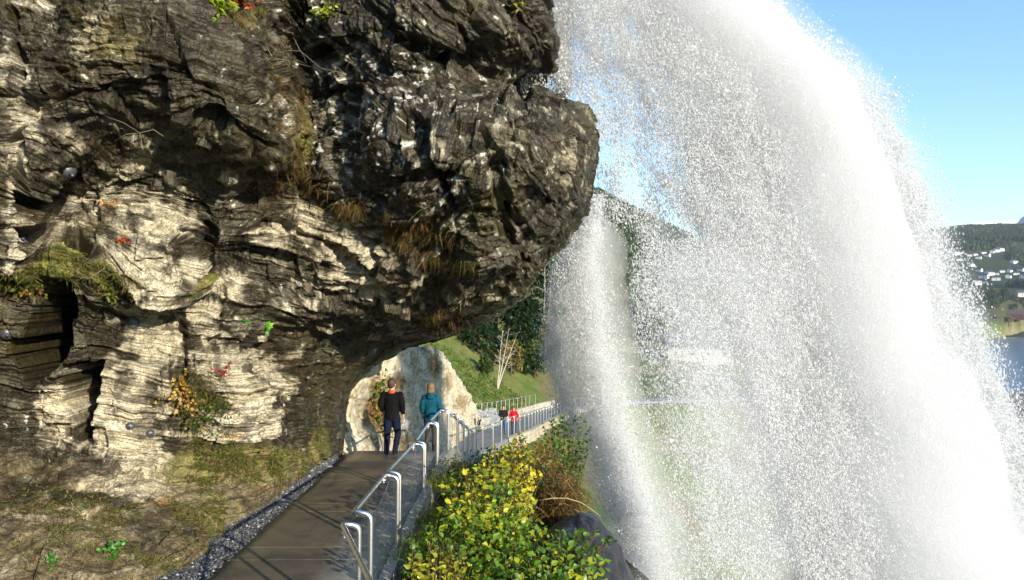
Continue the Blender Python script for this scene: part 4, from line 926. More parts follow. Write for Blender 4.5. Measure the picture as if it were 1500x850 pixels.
FOOT = [(100, 395, 90, 12, 1), (40, 420, 50, 20, .8), (160, 412, 30, 16, 1), (380, 680, 110, 26, 1), (290, 690, 60, 36, 1.1), (285, 600, 34, 60, 1), (320, 610, 26, 30, 1), (430, 690, 50, 26, .7), (300, 760, 100, 40, .6), (120, 770, 150, 50, .25), (470, 650, 24, 40, .5), (270, 405, 26, 12, .5), (240, 820, 60, 20, .5)]
pp, nn_, _, _ = cliff_pts(32000, FOOT, g); kk = fbm(pp.astype(np.float32), 1.6, 4, 89) > .0; pp, nn_ = pp[kk], nn_[kk]
tag(grass('moss', pp, nn_*.8+np.array([.05, -.2, .3]), .085, gcol(len(pp), [(.07, .10, .012), MG, (.12, .12, .02), DRY2, (.20, .15, .05), (.05, .06, .012), (.12, .09, .04)], 9), .006, .7, 8, .7), 'green and brown moss and short grass over the foot of the cliff', 'moss', kind='stuff')
def herb(px, py, r, n, size, mix, label, name='herb', seed=1, down=.0, cat='plant'):
    p, q = on_cliff(px, py); g = np.random.default_rng(seed); c = np.array(p)+np.array(q)*r*.4
    root = empty(name, tuple(p), label, cat); st = MB(); pos = []; ax = []
    for k in range(n):
        d = norm(g.normal(0, .8, 3)+np.array(q)*.9+np.array([0, -.2, .25-down])); e = np.array(p)+d*r*g.uniform(.4, 1.2); e[2] -= down*r*.6
        m_ = (np.array(p)+e)/2+np.array([0, 0, .12*r]); st.tube([Vector(v)-p for v in (np.array(p)-np.array(q)*.05, m_, e)], [.005, .004, .002], 4, cap=False)
        for t in np.linspace(.35, 1, 6): pos.append((1-t)**2*np.array(p)+2*t*(1-t)*m_+t*t*e+g.normal(0, .01, 3)); ax.append(d+g.normal(0, .8, 3))
    pos, ax = np.array(pos), np.array(ax); up = np.array(q)[None]+g.normal(0, .5, (len(pos), 3))+np.array([.2, -.5, .4])
    cols = np.array(mix)[g.integers(0, len(mix), len(pos))]*g.uniform(.6, 1.3, (len(pos), 1))
    leaf_mesh('foliage', pos, ax, up, size*g.uniform(.6, 1.3, len(pos)), cols, M_LEAF, root, p); st.build('stem', M_STEM, root)
    return root
herb(330, 545, .22, 9, .045, [(.40, .06, .05), (.30, .04, .04)], 'small plant with pinkish red leaves on the pale rock', 'red_herb', 1)
herb(185, 362, .12, 7, .04, [(.45, .05, .015), (.5, .12, .02)], 'small red plant on the ledge above the long pale slab', 'red_herb', 2)
herb(268, 555, .38, 22, .07, [(.50, .26, .03), (.30, .14, .03), (.42, .3, .05)], 'orange dry plant hanging in the dark groove', 'dry_herb', 3, .8)
herb(320, 600, .42, 40, .055, [G1, G3, G2, (.12, .08, .03)], 'leafy green climbing plant at the left of the lower pale bulge', 'herb', 4, .4)
herb(285, 610, .34, 26, .05, [G1, G3, (.16, .13, .03)], 'straggly olive plant under the orange one', 'herb', 5, .5)
herb(318, 15, .28, 20, .085, [(.30, .34, .01), (.16, .26, .01)], 'yellow green leafy plant at the top edge of the frame', 'herb', 6)
herb(355, 8, .30, 22, .075, [(.40, .12, .03), (.5, .2, .03), (.3, .06, .03)], 'orange red leafy plant at the top edge beside the yellow green one', 'red_herb', 7)
herb(497, 25, .20, 14, .07, [(.38, .42, .02), (.2, .28, .02)], 'bright yellow green plant alone on the dark upper rock', 'herb', 8)
herb(760, 8, .16, 10, .05, [(.30, .28, .02), (.18, .18, .02)], 'small yellow plant high up near the right end of the cliff', 'herb', 9)
herb(468, 268, .26, 24, .06, [(.30, .32, .03), (.14, .18, .02), (.3, .2, .06)], 'yellow green plant on the slanting ledge', 'herb', 10)
herb(380, 478, .12, 4, .09, [(.14, .42, .03), (.20, .45, .05)], 'two bright green leaves growing from a crack in the pale strata', 'herb', 11)
herb(357, 472, .08, 3, .06, [(.08, .26, .03)], 'tiny green sprout left of the two bright leaves', 'herb', 12)
herb(165, 823, .15, 10, .065, [(.06, .22, .015), (.10, .28, .03)], 'bright green leafy plant on the earth at the bottom left', 'herb', 13)
herb(75, 838, .10, 6, .05, [(.05, .18, .015)], 'small green plant at the bottom edge left of the leafy one', 'herb', 14)
herb(45, 425, .26, 26, .06, [(.12, .16, .02), (.34, .13, .03), (.08, .12, .02)], 'green and orange plant on the ledge left of the black shadow hollow', 'herb', 15)
herb(150, 410, .22, 22, .05, [(.16, .19, .02), (.1, .13, .02)], 'mossy olive plant overhanging the ledge right of the black shadow hollow', 'herb', 16, .4)
herb(560, 590, .40, 10, .07, [(.3, .2, .04)], 'dry plant', 'dry_herb', 17) if False else None
# plants in the niche of the pale rock
def on_pillar(px, py):
    q = (PPX[12:, :300]-px)**2+(PPY[12:, :300]-py)**2; i, j = np.unravel_index(np.argmin(q), q.shape); return Vector(PG[i+12, j])
for px, py, mix, lab, sd_ in [(553, 565, [G1, G2, (.3, .3, .05)], 'green plant high in the brown niche left of the man', 31), (547, 608, [(.35, .14, .03), (.2, .10, .03), (.4, .3, .05)], 'rusty dry plant in the brown niche beside the man', 32), (557, 625, [G2, G1, (.2, .3, .03)], 'green plant low in the brown niche beside the legs of the man', 33)]:
    p = on_pillar(px, py); g = np.random.default_rng(sd_); n_ = 130; pos = np.array(p)+g.normal(0, 1, (n_, 3))*np.array([.24, .08, .26])+np.array([0, -.12, 0])
    root = empty('niche_plant', tuple(p), lab, 'plant')
    leaf_mesh('foliage', pos, g.normal(0, 1, (n_, 3)), np.array([.2, -.8, .5])+g.normal(0, .5, (n_, 3)), .11*g.uniform(.5, 1.2, n_), np.array(mix)[g.integers(0, len(mix), n_)]*g.uniform(.6, 1.2, (n_, 1)), M_LEAF, root, p)
# bare twigs
M_TWIG = mat('twig', (.20, .16, .11), .85)
def twig(name, pts, dpt, r0, lab, branches=5, seed=1):
    g = random.Random(seed); P0 = [Vector(W(px, py, dd)) for (px, py), dd in zip(pts, dpt)]; o0 = P0[0]; mb = MB(); q = [p-o0 for p in P0]; mb.tube(q, list(np.linspace(r0, r0*.4, len(q))), 5)
    for k in range(branches):
        i = g.randrange(1, len(q)); d = Vector((g.uniform(-1, 1), g.uniform(-1, .2), g.uniform(-.6, .8)))*.28; mb.tube([q[i], q[i]+d*.6, q[i]+d*1.2+Vector((0, 0, -.06))], [r0*.5, r0*.4, r0*.2], 4)
    o = mb.build(name, M_TWIG); o.location = o0; return tag(o, lab, 'twig')
twig('bare_twig', [(168, 207), (185, 197), (205, 195), (225, 190), (240, 200)], [9.9, 9.75, 9.7, 9.7, 9.7], .008, 'bare pale twig curving across the dark rock above the white block', 3, 1)
twig('bare_twig', [(385, 60), (400, 85), (425, 90), (455, 98)], [11.2, 11, 11.1, 11.4], .007, 'bare twig sticking out beside the vegetated gully', 6, 2)
twig('bare_twig', [(345, 20), (362, 5), (380, -5)], [10.6, 10.4, 10.3], .006, 'bare twigs among the dry brush at the top edge', 7, 3)
twig('bare_twig', [(105, 405), (130, 408), (155, 392)], [10.7, 10.6, 10.6], .008, 'bare root lying on the mossy ledge by the black shadow hollow', 2, 4)
twig('bare_twig', [(430, 55), (440, 75), (470, 100), (505, 108)], [12.3, 12, 12, 11.7], .007, 'bare twig reaching across the dark cleft', 5, 5)
# dark wet boulder beside the bank
def boulder(name, c, rad, seed, colr, lab):
    mb = MB(); mb.ball((0, 0, 0), 1, nu=120, nv=70); V = np.array(mb.v); V = V/np.linalg.norm(V, axis=1)[:, None]
    Q = V*np.array(rad); d = 1+.11*fbm(V, 1.1, 3, seed)+.05*fbm(V, 5, 5, seed+1); V = V*d[:, None]*np.array(rad)
    cc = np.array(colr)*(1+.5*fbm(V, 5, 4, seed+3)[:, None]); 
    o = mesh_np(name, V, np.array(mb.f), M_MASSIVE, attrs={'col': np.clip(cc, .01, .8), 'rough': np.full(len(V), .32)}); o.location = c; return tag(o, lab, 'boulder')
boulder('boulder', (.95, 10.6, -.95), (.82, 1.6, 1.45), 5, (.022, .022, .028), 'dark wet purplish boulder at the right end of the bank beside the falling water')
# ---------------------------------------------------------------- the waterfall
# It leaps from the top of the cliff (above the frame) outward to the right; every drop lies on a falling path through space.
RIGHTC = np.array([(8.6, 4.1, 11.6), (7.4, 5.3, 11.7), (6.9, 5.95, 11.8), (6.0, 6.45, 11.9), (5.0, 6.75, 12), (4.2, 6.95, 12), (3.0, 7.4, 12), (1.6, 8.0, 12), (-1.2, 8.9, 12), (-5, 9.9, 12), (-12, 11.4, 12), (-22, 13, 12)])   # z, x, y of the right edge
K = 1.333    # the fall stands 16 m from the viewer
RIGHTC = RIGHTC[::-1]; RIGHTC = np.stack([(RIGHTC[:, 0]-EYE)*K+EYE, RIGHTC[:, 1]*K, RIGHTC[:, 2]*K], 1)
ZK = lambda z: (z-EYE)/K+EYE
def RX(z): return np.interp(z, RIGHTC[:, 0], RIGHTC[:, 1])
def fall_points(n, g, u0, u1, width_fn, y_fn, z0, z1, dens_fn):
    out = []
    tot = 0
    while tot < n:
        m = n*2; z = g.uniform(z0, z1, m); u = g.uniform(u0, u1, m)
        x = RX(z)-u*width_fn(z); y = y_fn(u, z)+g.normal(0, .26, m)
        P = np.stack([x, y, z], -1); keep = g.uniform(0, 1, m) < dens_fn(P, u, z)
        out.append(P[keep]); tot += keep.sum()
    return np.concatenate(out)[:n]
def drops(name, P, size, material, g, stretch=1.9, kind='structure'):
    n = len(P); b = np.array([(1, 0, 0), (-.5, .87, 0), (-.5, -.87, 0), (0, 0, 1.), (0, 0, -1.)], np.float32)
    s_ = (size*g.lognormal(0, .38, n)).astype(np.float32)
    V = b[None]*s_[:, None, None]; V = V+g.normal(0, .28, V.shape).astype(np.float32)*s_[:, None, None]
    V[..., 2] *= stretch; V[..., 0] -= V[..., 2]*.22
    V = V+P[:, None].astype(np.float32)
    f = np.array([(0, 1, 3), (1, 2, 3), (2, 0, 3), (1, 0, 4), (2, 1, 4), (0, 2, 4)], np.int32); F = (f[None]+np.arange(n, dtype=np.int32)[:, None, None]*5).reshape(-1, 3)
    return mesh_np(name, V.reshape(-1, 3), F, material, smooth=True)
M_DROP = bpy.data.materials.new('white_water'); M_DROP.use_nodes = True
nt = M_DROP.node_tree; b = nt.nodes['Principled BSDF']; b.inputs['Base Color'].default_value = (.97, .98, .98, 1); b.inputs['Roughness'].default_value = .25
tr = nt.nodes.new('ShaderNodeBsdfTranslucent'); tr.inputs[0].default_value = (.96, .98, 1, 1); ms = nt.nodes.new('ShaderNodeMixShader'); ms.inputs[0].default_value = .3
nt.links.new(b.outputs[0], ms.inputs[1]); nt.links.new(tr.outputs[0], ms.inputs[2])
tp = nt.nodes.new('ShaderNodeBsdfTransparent'); m2 = nt.nodes.new('ShaderNodeMixShader'); m2.inputs[0].default_value = .62   # thin water lets light straight through
nt.links.new(ms.outputs[0], m2.inputs[2]); nt.links.new(tp.outputs[0], m2.inputs[1]); nt.links.new(m2.outputs[0], nt.nodes['Material Output'].inputs[0])
g = np.random.default_rng(77)
def skew(P):   # clumps are drawn out along the fall
    Q = P/K; Q[:, 0] = Q[:, 0]+.28*Q[:, 2]; Q[:, 2] = Q[:, 2]*.62; return Q
wid = lambda z: K*np.interp(ZK(z), [-22, -5, 0, 4, 8.6], [6.0, 5.2, 4.4, 4.0, 4.2])
def dens(P, u, z):
    Q = skew(P); c1 = fbm(Q, .75, 3, 401); c2 = fbm(Q, 2.6, 3, 403); c3 = vn(Q, 9, 405)
    uc = np.interp(ZK(z), [-3, 0, 4, 8.6], [1.0, .90, .80, .60]); v = u/uc*.72
    v = v+(.13*c1+.10*c2)*np.interp(v, [0, .25, .5], [1, .8, 0])
    core = np.interp(v, [0, .04, .12, .35, .62, .78, .95, 1.3], [.02, .35, .85, 1.0, .97, .55, .24, .07])
    core = core
    return np.clip(core*(.70+.40*c1+.80*c2+.45*c3), 0, 1)*(u < 1.0)+.0
P1 = fall_points(860000, g, 0, 1, wid, lambda u, z: 16-1.0*u, -4.2, 10.6, dens)
# stray drops ahead of the right edge and loose spray across the gap on the left
P2 = fall_points(9000, g, -.07, .05, wid, lambda u, z: 16+0*u, -4.2, 10.6, lambda P, u, z: np.clip(.5+1.2*fbm(skew(P), 1.5, 3, 411), 0, 1))
def loose(P, u, z):
    Q = skew(P); c1 = fbm(Q, 1.0, 3, 421); c2 = fbm(Q, 3.6, 3, 423)
    return np.clip(.30+.6*c1+1.0*c2, 0, 1)*(np.interp(u, [.6, 1.05, 1.3, 1.6], [1, .9, .45, .0])*sst(1, 5, z)+np.interp(u, [.6, 1.05, 1.35, 1.6], [1, .8, .2, .0])*(1-sst(1, 5, z)))*(P[:, 0] > 2.4-3*sst(4.5, 7, z))
P3 = fall_points(165000, g, .6, 1.6, wid, lambda u, z: 15.1+0*u, -4.2, 10.6, loose)
tag(drops('waterfall', np.concatenate([P1, P2, P3]), .0104, M_DROP, g), kind='structure')
# left curtain: drips off the upper ledge, runs down behind the nose of the rock
def curtain(n, pts, wd, yspread, gg, seed, f=1.2):
    pts = np.array(pts, float); out = []; tot = 0
    while tot < n:
        m = n*2; z = gg.uniform(pts[-1, 2], pts[0, 2], m); k = pts[::-1]
        cx, cy, w_ = np.interp(z, k[:, 2], k[:, 0]), np.interp(z, k[:, 2], k[:, 1]), np.interp(z, k[:, 2], wd[::-1])
        u = gg.normal(0, .26, m); P = np.stack([cx+u*w_, cy+gg.normal(0, yspread, m), z], -1)
        Q = skew(P); keep = gg.uniform(0, 1, m) < np.clip(.62+.5*fbm(Q, f, 3, seed)+.5*fbm(Q, f*4, 2, seed+1), 0, 1)
        out.append(P[keep]); tot += keep.sum()
    return np.concatenate(out)[:n]
w3 = lambda px, py, d: tuple(at(px, py, d))
C1 = curtain(26000, [w3(835, -60, 15.5), w3(822, 60, 15.5), w3(825, 138, 15.5)], [.75, .5, .45], .3, g, 431)
C2 = curtain(120000, [w3(870, 290, 26), w3(850, 380, 26), w3(858, 470, 26), w3(885, 600, 26), w3(915, 720, 26), w3(960, 900, 26)], [.55, 1.15, 1.5, 1.65, 1.65, 1.8], .5, g, 433)
C3 = curtain(17000, [w3(985, 350, 12.5), w3(990, 430, 12.5), w3(1005, 560, 12.5), w3(1030, 700, 12.5), w3(1050, 900, 12.5)], [1.3, 1.7, 2.1, 2.3, 2.5], .45, g, 435)
C4 = curtain(26000, [w3(850, 290, 26), w3(822, 400, 26), w3(815, 520, 26), w3(840, 640, 26)], [.6, .8, 1.1, .9], .4, g, 437)
tag(drops('water_curtain', np.concatenate([C1, C3]), .0072, M_DROP, g, 1.7), kind='structure')
tag(drops('water_curtain', np.concatenate([C2, C4]), .0130, M_DROP, g, 1.7), kind='structure')
# soft mist of droplets too fine to see one by one: closed lens shaped bodies of even density
def mist(name, rows, thick, density, label, aniso=-.4, col_=(1., 1., 1.)):
    """rows: (x_left, x_right, y, z) from top to bottom; elliptical cross sections"""
    rows = np.array(rows, float); t = np.linspace(0, len(rows)-1, 60); R4 = np.stack([np.interp(t, np.arange(len(rows)), rows[:, k]) for k in range(4)], 1)
    nn_ = 40; V = []
    for q, (xl, xr_, y, z) in enumerate(R4):
        a = np.linspace(0, 2*np.pi, nn_, endpoint=False); e = min(1, (q+.5)/4, (60-q-.5)/4)**.5
        cx, rx = (xl+xr_)/2, (xr_-xl)/2
        ca = np.cos(a); sa = np.sin(a)
        V.append(np.stack([cx+rx*ca*e, y+thick/2*np.sign(sa)*np.abs(sa)**2.3*e, np.full(nn_, z)], -1))
    V = np.concatenate(V); V += .3*np.stack([fbm(V, .7, 3, 441), fbm(V, .7, 3, 442), fbm(V, .7, 3, 443)], -1)*np.array([1.6, 1, .3])
    i = np.arange(59)[:, None]*nn_; k = np.arange(nn_)[None]; k2 = (k+1) % nn_
    F = np.stack([i+k, i+k2, i+nn_+k2, i+nn_+k], -1).reshape(-1, 4).tolist()+[list(range(nn_))[::-1], [59*nn_+q for q in range(nn_)]]
    me = bpy.data.meshes.new(name); me.from_pydata(V.tolist(), [], F); bm_ = bmesh.new(); bm_.from_mesh(me); bmesh.ops.recalc_face_normals(bm_, faces=bm_.faces); bm_.to_mesh(me); bm_.free(); o = bpy.data.objects.new(name, me); COL.objects.link(o)
    m = bpy.data.materials.new(name+'_air'); m.use_nodes = True; N_ = m.node_tree.nodes; N_.remove(N_['Principled BSDF'])
    v = N_.new('ShaderNodeVolumePrincipled'); v.inputs['Color'].default_value = (*col_, 1); v.inputs['Density'].default_value = density; v.inputs['Anisotropy'].default_value = aniso
    m.node_tree.links.new(v.outputs[0], N_['Material Output'].inputs['Volume']); me.materials.append(m)
    return tag(o, label, 'mist', kind='stuff')
zs = [11, 10, 8, 6, 4, 2, 0, -2, -4, -8]
UC = lambda z: np.interp(ZK(z), [-3, 0, 4, 8.6], [.82, .80, .76, .62])
mist('mist', [(RX(z)-wid(z)*UC(z)*1.0, RX(z)-.8, 15.5, z) for z in zs], 3.2, .60, 'white mist filling the brightest main body of the falling water')
mist('mist', [(RX(z)-wid(z)*1.25, RX(z)-.2, 14.9, z) for z in zs], 2.4, .30, 'soft mist spreading wide over the front of the falling water')
mist('mist', [(1.75, 4.9, 12.6, z) for z in (-6, -3, -1, 1, 3., 4.6)][::-1], 2.2, .12, 'thin veil of mist between the main fall and the left curtain')
mist('mist', [(w3(835, 0, 26)[0], w3(915, 0, 26)[0], 26, w3(0, 320, 26)[2]), (w3(805, 0, 26)[0], w3(915, 0, 26)[0], 26, w3(0, 420, 26)[2]), (w3(815, 0, 26)[0], w3(940, 0, 26)[0], 26, w3(0, 560, 26)[2]), (w3(845, 0, 26)[0], w3(990, 0, 26)[0], 26, w3(0, 720, 26)[2]), (w3(880, 0, 26)[0], w3(1040, 0, 26)[0], 26, w3(0, 900, 26)[2])], 2.8, .26, 'narrow column of mist below the rounded nose of the cliff')
# ---------------------------------------------------------------- the valley: trees, houses, cloud, haze
def th(x, y): return float(terrain(np.array([float(x)]), np.array([float(y)]))[0])
def hit(px, py, d0=20, d1=6000):
    """where the sight line through a photo pixel meets the ground"""
    d = np.geomspace(d0, d1, 3000); P_ = at(px, py, d); z = terrain(P_[:, 0], P_[:, 1]); k = np.argmax(P_[:, 2] < z)
    if P_[k, 2] >= z[k]: k = 2000
    return Vector((P_[k, 0], P_[k, 1], z[k]))
M_BARK = mat('bark', (.10, .075, .05), .9, noise=(6, .6, 1.3)); M_BIRCH = mat('birch_bark', (.48, .43, .34), .8, two=((.08, .07, .06), 7, .62, .68))
def crown_leaves(name, centers, rads, n, size, pal, parent, loc, seed, flat=1.):
    g = np.random.default_rng(seed); k = g.integers(0, len(centers), n); c = np.array(centers)[k]; r = np.array(rads)[k]
    d = norm(g.normal(0, 1, (n, 3))); rad = g.uniform(.45, 1.1, n)**.7
    p = c+d*(r*rad)[:, None]*np.array([1, 1, flat]); up = d+g.normal(0, .6, (n, 3)); ax = g.normal(0, 1, (n, 3))
    f = np.clip(.5+.6*vn(p, 1.4/np.mean(rads), seed)+g.normal(0, .15, n), 0, .999)*len(pal); cols = np.array(pal)[f.astype(int)]*g.uniform(.7, 1.25, (n, 1))
    o = leaf_mesh(name, p, ax, up, size*g.uniform(.6, 1.3, n), cols, M_LEAF, parent, loc); o.location = (0, 0, 0); return o
def broadleaf(loc, h, pal, label, group=None, seed=1, n=900, sz=.55):
    g = random.Random(seed); root = empty('tree', loc, label, 'tree', group); mb = MB()
    mb.tube([(0, 0, -.5), (.02*h, 0, h*.25), (0, .02*h, h*.6), (0, 0, h*.85)], [h*.028, h*.02, h*.012, h*.004], 7); cs, rs = [], []
    for k in range(12):
        a = g.uniform(0, 6.28); z = h*g.uniform(.25, .92); r = h*.27*math.sin(min(1, z/h*1.05)*math.pi)**.6; c = (math.cos(a)*r, math.sin(a)*r, z)
        mb.tube([(0, 0, z*.7), (c[0]*.5, c[1]*.5, z*.85), c], [h*.01, h*.007, h*.003], 4); cs.append(c); rs.append(h*g.uniform(.09, .15))
    mb.build('trunk', M_BARK, root); crown_leaves('crown', cs, rs, n, sz, pal, root, None, seed); return root
def spruce(loc, h, pal, label, group=None, seed=1, n=2600):
    g = np.random.default_rng(seed); root = empty('spruce_tree', loc, label, 'tree', group)
    MB().tube([(0, 0, -.5), (0, 0, h*.5), (0, 0, h)], [h*.016, h*.01, h*.002], 7).build('trunk', M_BARK, root)
    z = h*(1-(1-g.uniform(.06, 1, n))**1.0); lay = np.floor(z/(h*.045)); a = g.uniform(0, 6.28, n)+lay; R0 = (h-z)*.23*(1+.25*np.sin(a*5+lay*2.4)); r = R0*g.uniform(.25, 1.05, n)**.6
    p = np.stack([np.cos(a)*r, np.sin(a)*r, z-r*.35], -1); ax = np.stack([np.cos(a), np.sin(a), -.45+0*a], -1)+g.normal(0, .25, (n, 3))
    cols = np.array(pal)[g.integers(0, len(pal), n)]*g.uniform(.6, 1.3, (n, 1)); o = leaf_mesh('crown', p, ax, np.tile([0, 0, 1.], (n, 1))+g.normal(0, .3, (n, 3)), h*.055*g.uniform(.6, 1.2, n), cols, M_LEAF, root, None, (.7, 1)); return root
SP = [(.012, .035, .010), (.020, .050, .012), (.03, .06, .015)]
PALS = [[(.05, .09, .015), (.08, .12, .02), (.12, .14, .03)], [(.20, .14, .03), (.26, .20, .04), (.12, .12, .03)], [(.03, .06, .012), (.05, .08, .018), (.07, .10, .02)], [(.30, .22, .04), (.18, .17, .04), (.10, .12, .03)]]
def gp(px, d):
    x = (px-750)/1100*d; return Vector((x, d, th(x, d)-.2))
# on the slope right behind the rock
for px, d, h, lab in [(660, 98, 15, 'dark spruce tree standing closest behind the pale rock'), (700, 92, 13, 'dark spruce tree behind the upper left of the birch'), (760, 96, 15, 'dark spruce tree between the birch and the grey bare tree'), (786, 108, 17, 'dark spruce tree beside the grey bare tree, dimmed by spray'), (630, 110, 17, 'dark spruce tree mostly hidden by the overhang')]:
    spruce(gp(px, d), h, SP, lab, 'spruces on the slope behind the rock', seed=int(px))
for px, d, h, pal, lab in [(724, 99, 13, 1, 'tall brown autumn tree right behind the pale leaning birch'), (748, 90, 4.5, 1, 'low brownish bush tree under the spruces'), (783, 94, 5, 0, 'small olive tree at the right end of the spruces'), (812, 98, 8, 3, 'yellowish tree at the edge of the left water curtain'), (712, 84, 2.4, 0, 'small green bush at the foot of the birch')]:
    broadleaf(gp(px, d), h, PALS[pal], lab, seed=int(px), n=1500, sz=.28)
def bare_tree(name, base, tops, r0, material, lab, seed, nb=14, spread=.8):
    g = random.Random(seed); root = empty(name, base, lab, 'tree'); tr_ = MB(); br = MB()
    for top in tops:
        T0 = Vector(top)-base; pts = [T0*t+Vector((g.uniform(-.08, .08), 0, 0))*T0.length*.3*(t*(1-t)) for t in np.linspace(0, 1, 8)]
        tr_.tube([p-Vector((0, 0, .3)) if i == 0 else p for i, p in enumerate(pts)], list(np.linspace(r0, r0*.25, 8)), 7)
        for k in range(nb):
            t = g.uniform(.3, 1); p = T0*t; L_ = T0.length*g.uniform(.12, .3)*(1.2-t*.6)*spread; d = Vector((g.uniform(-1, 1), g.uniform(-.6, .6), g.uniform(.1, .9))).normalized()
            q = [p, p+d*L_*.5, p+d*L_+Vector((0, 0, -.08*L_))]; br.tube(q, [r0*.3, r0*.2, r0*.08], 4)
            for _ in range(3):
                d2 = (d+Vector((g.uniform(-.8, .8), g.uniform(-.5, .5), g.uniform(-.5, .6)))).normalized(); br.tube([q[1], q[1]+d2*L_*.5], [r0*.14, r0*.05], 3)
    tr_.build('trunk', material, root); br.build('branch', material, root); return root
b0 = gp(728, 80); bare_tree('birch_tree', b0, [b0+Vector((1.2, 0, 6.0)), b0+Vector((2.0, .1, 5.6)), b0+Vector((.6, .2, 6.4))], .075, M_BIRCH, 'bare pale birch with forked leaning trunks on the grass bank', 5)
b0 = gp(797, 100); bare_tree('bare_tree', b0, [b0+Vector((.1, 0, 13)), b0+Vector((1.0, 0, 12)), b0+Vector((3.5, .2, 7))], .2, mat('grey_bark', (.22, .20, .17), .9), 'tall grey bare tree with long side branches beside the left water curtain', 6, 16)
# bank weeds beyond the pale rock
n = 16000; gx = rng.uniform(-14, 6, n); gy = rng.uniform(30, 84, n); gz = terrain(gx, gy); dd_, ii_ = near_dist(gx, gy, CL); ok = ((gx-CL[ii_, 0])*CLT[ii_, 0] < 0) & (dd_ > 2.1)
gx, gy, gz = gx[ok], gy[ok], gz[ok]
tag(grass('bank_grass', np.stack([gx, gy, gz], -1), np.tile([0, -.3, 1.], (len(gx), 1)), .55, gcol(len(gx), [(.10, .22, .015), (.12, .20, .02), (.07, .17, .012), (.20, .18, .05), (.16, .12, .04), (.05, .12, .01)], 15), .05, .5, 13, .5), 'bright green and brown grass on the bank above the lower path', 'grass', kind='stuff')
# far woods: one mass of thousands of crowns on the hills
def woods(name, n, r0, r1, a0, a1, h0, h1_, keep, pal, label, seed):
    g = np.random.default_rng(seed); r = np.sqrt(g.uniform(r0**2, r1**2, n)); a = np.radians(g.uniform(a0, a1, n)); x, y = r*np.sin(a), r*np.cos(a); z = terrain(x, y); k = keep(x, y, z, r)
    x, y, z, r = x[k], y[k], z[k], r[k]; n = len(x); h = g.uniform(h0, h1_, n); w_ = h*g.uniform(.22, .42, n)
    ring = [(math.cos(2*math.pi*q/5), math.sin(2*math.pi*q/5)) for q in range(5)]
    V = np.zeros((n, 12, 3)); lv = [(.15, 1.), (.62, .75)]
    for li, (t, s_) in enumerate(lv):
        for q, (cx, cy) in enumerate(ring):
            jw = w_*s_*g.uniform(.7, 1.2, n); V[:, li*5+q] = np.stack([x+cx*jw, y+cy*jw, z+h*(t+g.uniform(-.06, .06, n))], -1)
    V[:, 10] = np.stack([x, y, z+h], -1); V[:, 11] = np.stack([x, y, z-1], -1)
    f = []
    for q in range(5):
        q2 = (q+1) % 5; f += [(q, q2, 5+q2), (q, 5+q2, 5+q), (5+q, 5+q2, 10), (q2, q, 11)]
    F = (np.array(f)[None]+np.arange(n)[:, None, None]*12).reshape(-1, 3)
    m_ = .5+.5*fbm(np.stack([x, y, x*0], -1), .006, 3, seed)+g.normal(0, .16, n); f_ = (np.clip(m_, 0, .999)*len(pal)).astype(int)
    cols = np.array(pal)[f_]*g.uniform(.65, 1.3, (n, 1))
    return tag(mesh_np(name, V.reshape(-1, 3), F, M_GROUND_T, attrs={'col': np.repeat(cols, 12, 0)}, smooth=False), label, 'forest', kind='stuff')
M_GROUND_T = mat('far_foliage', attr='col', rough=.95, spec=.1)
g = random.Random(9); vil = [(1392, 371), (1410, 372), (1418, 377), (1428, 374), (1436, 380), (1445, 376), (1452, 372), (1461, 371), (1465, 366), (1440, 371), (1480, 398), (1470, 400), (1458, 402), (1450, 405), (1443, 409), (1490, 402), (1497, 396), (1432, 400), (1500, 408), (1462, 411), (1475, 409), (1405, 384), (1380, 378), (1487, 388), (1425, 390)]
g = random.Random(9); VP = [hit(px+g.uniform(-3, 3), py+g.uniform(-2, 2)) for px, py in [(1400, 374)]+vil]
def clear_of(x, y):
    ok = np.ones(x.shape, bool); az_, r_ = np.degrees(np.arctan2(x, y)), np.hypot(x, y)
    for p in VP:
        a0, r0 = math.degrees(math.atan2(p.x, p.y)), math.hypot(p.x, p.y); ok &= ~((np.abs(az_-a0) < .55) & (r_ < r0+15) & (r_ > r0-150))
    return ok
isr = lambda x, y: near_dist(x, y, RIVs)[0] > 75
woods('forest', 60000, 430, 1000, -14, 22, 7, 14, lambda x, y, z, r: (z > VALLEY+9) & isr(x, y), [(.018, .035, .012), (.03, .05, .015), (.05, .065, .018), (.13, .10, .03)], 'dense dark wood covering the hill behind the falling water', 61)
fo = lambda x, y, z, r: isr(x, y) & clear_of(x, y) & ((vn(np.stack([x, y, x*0], -1), .031, 73) > .25) | (fbm(np.stack([x, y, x*0], -1), .0035, 3, 71) > -.28+.30*sst(1150, 1700, r)*(r < 2100)))
woods('forest', 95000, 700, 3300, 24, 38, 8, 15, fo, [(.016, .030, .014), (.025, .042, .016), (.04, .055, .018), (.10, .085, .03)], 'dark woods over the far ridge at the right edge', 62)
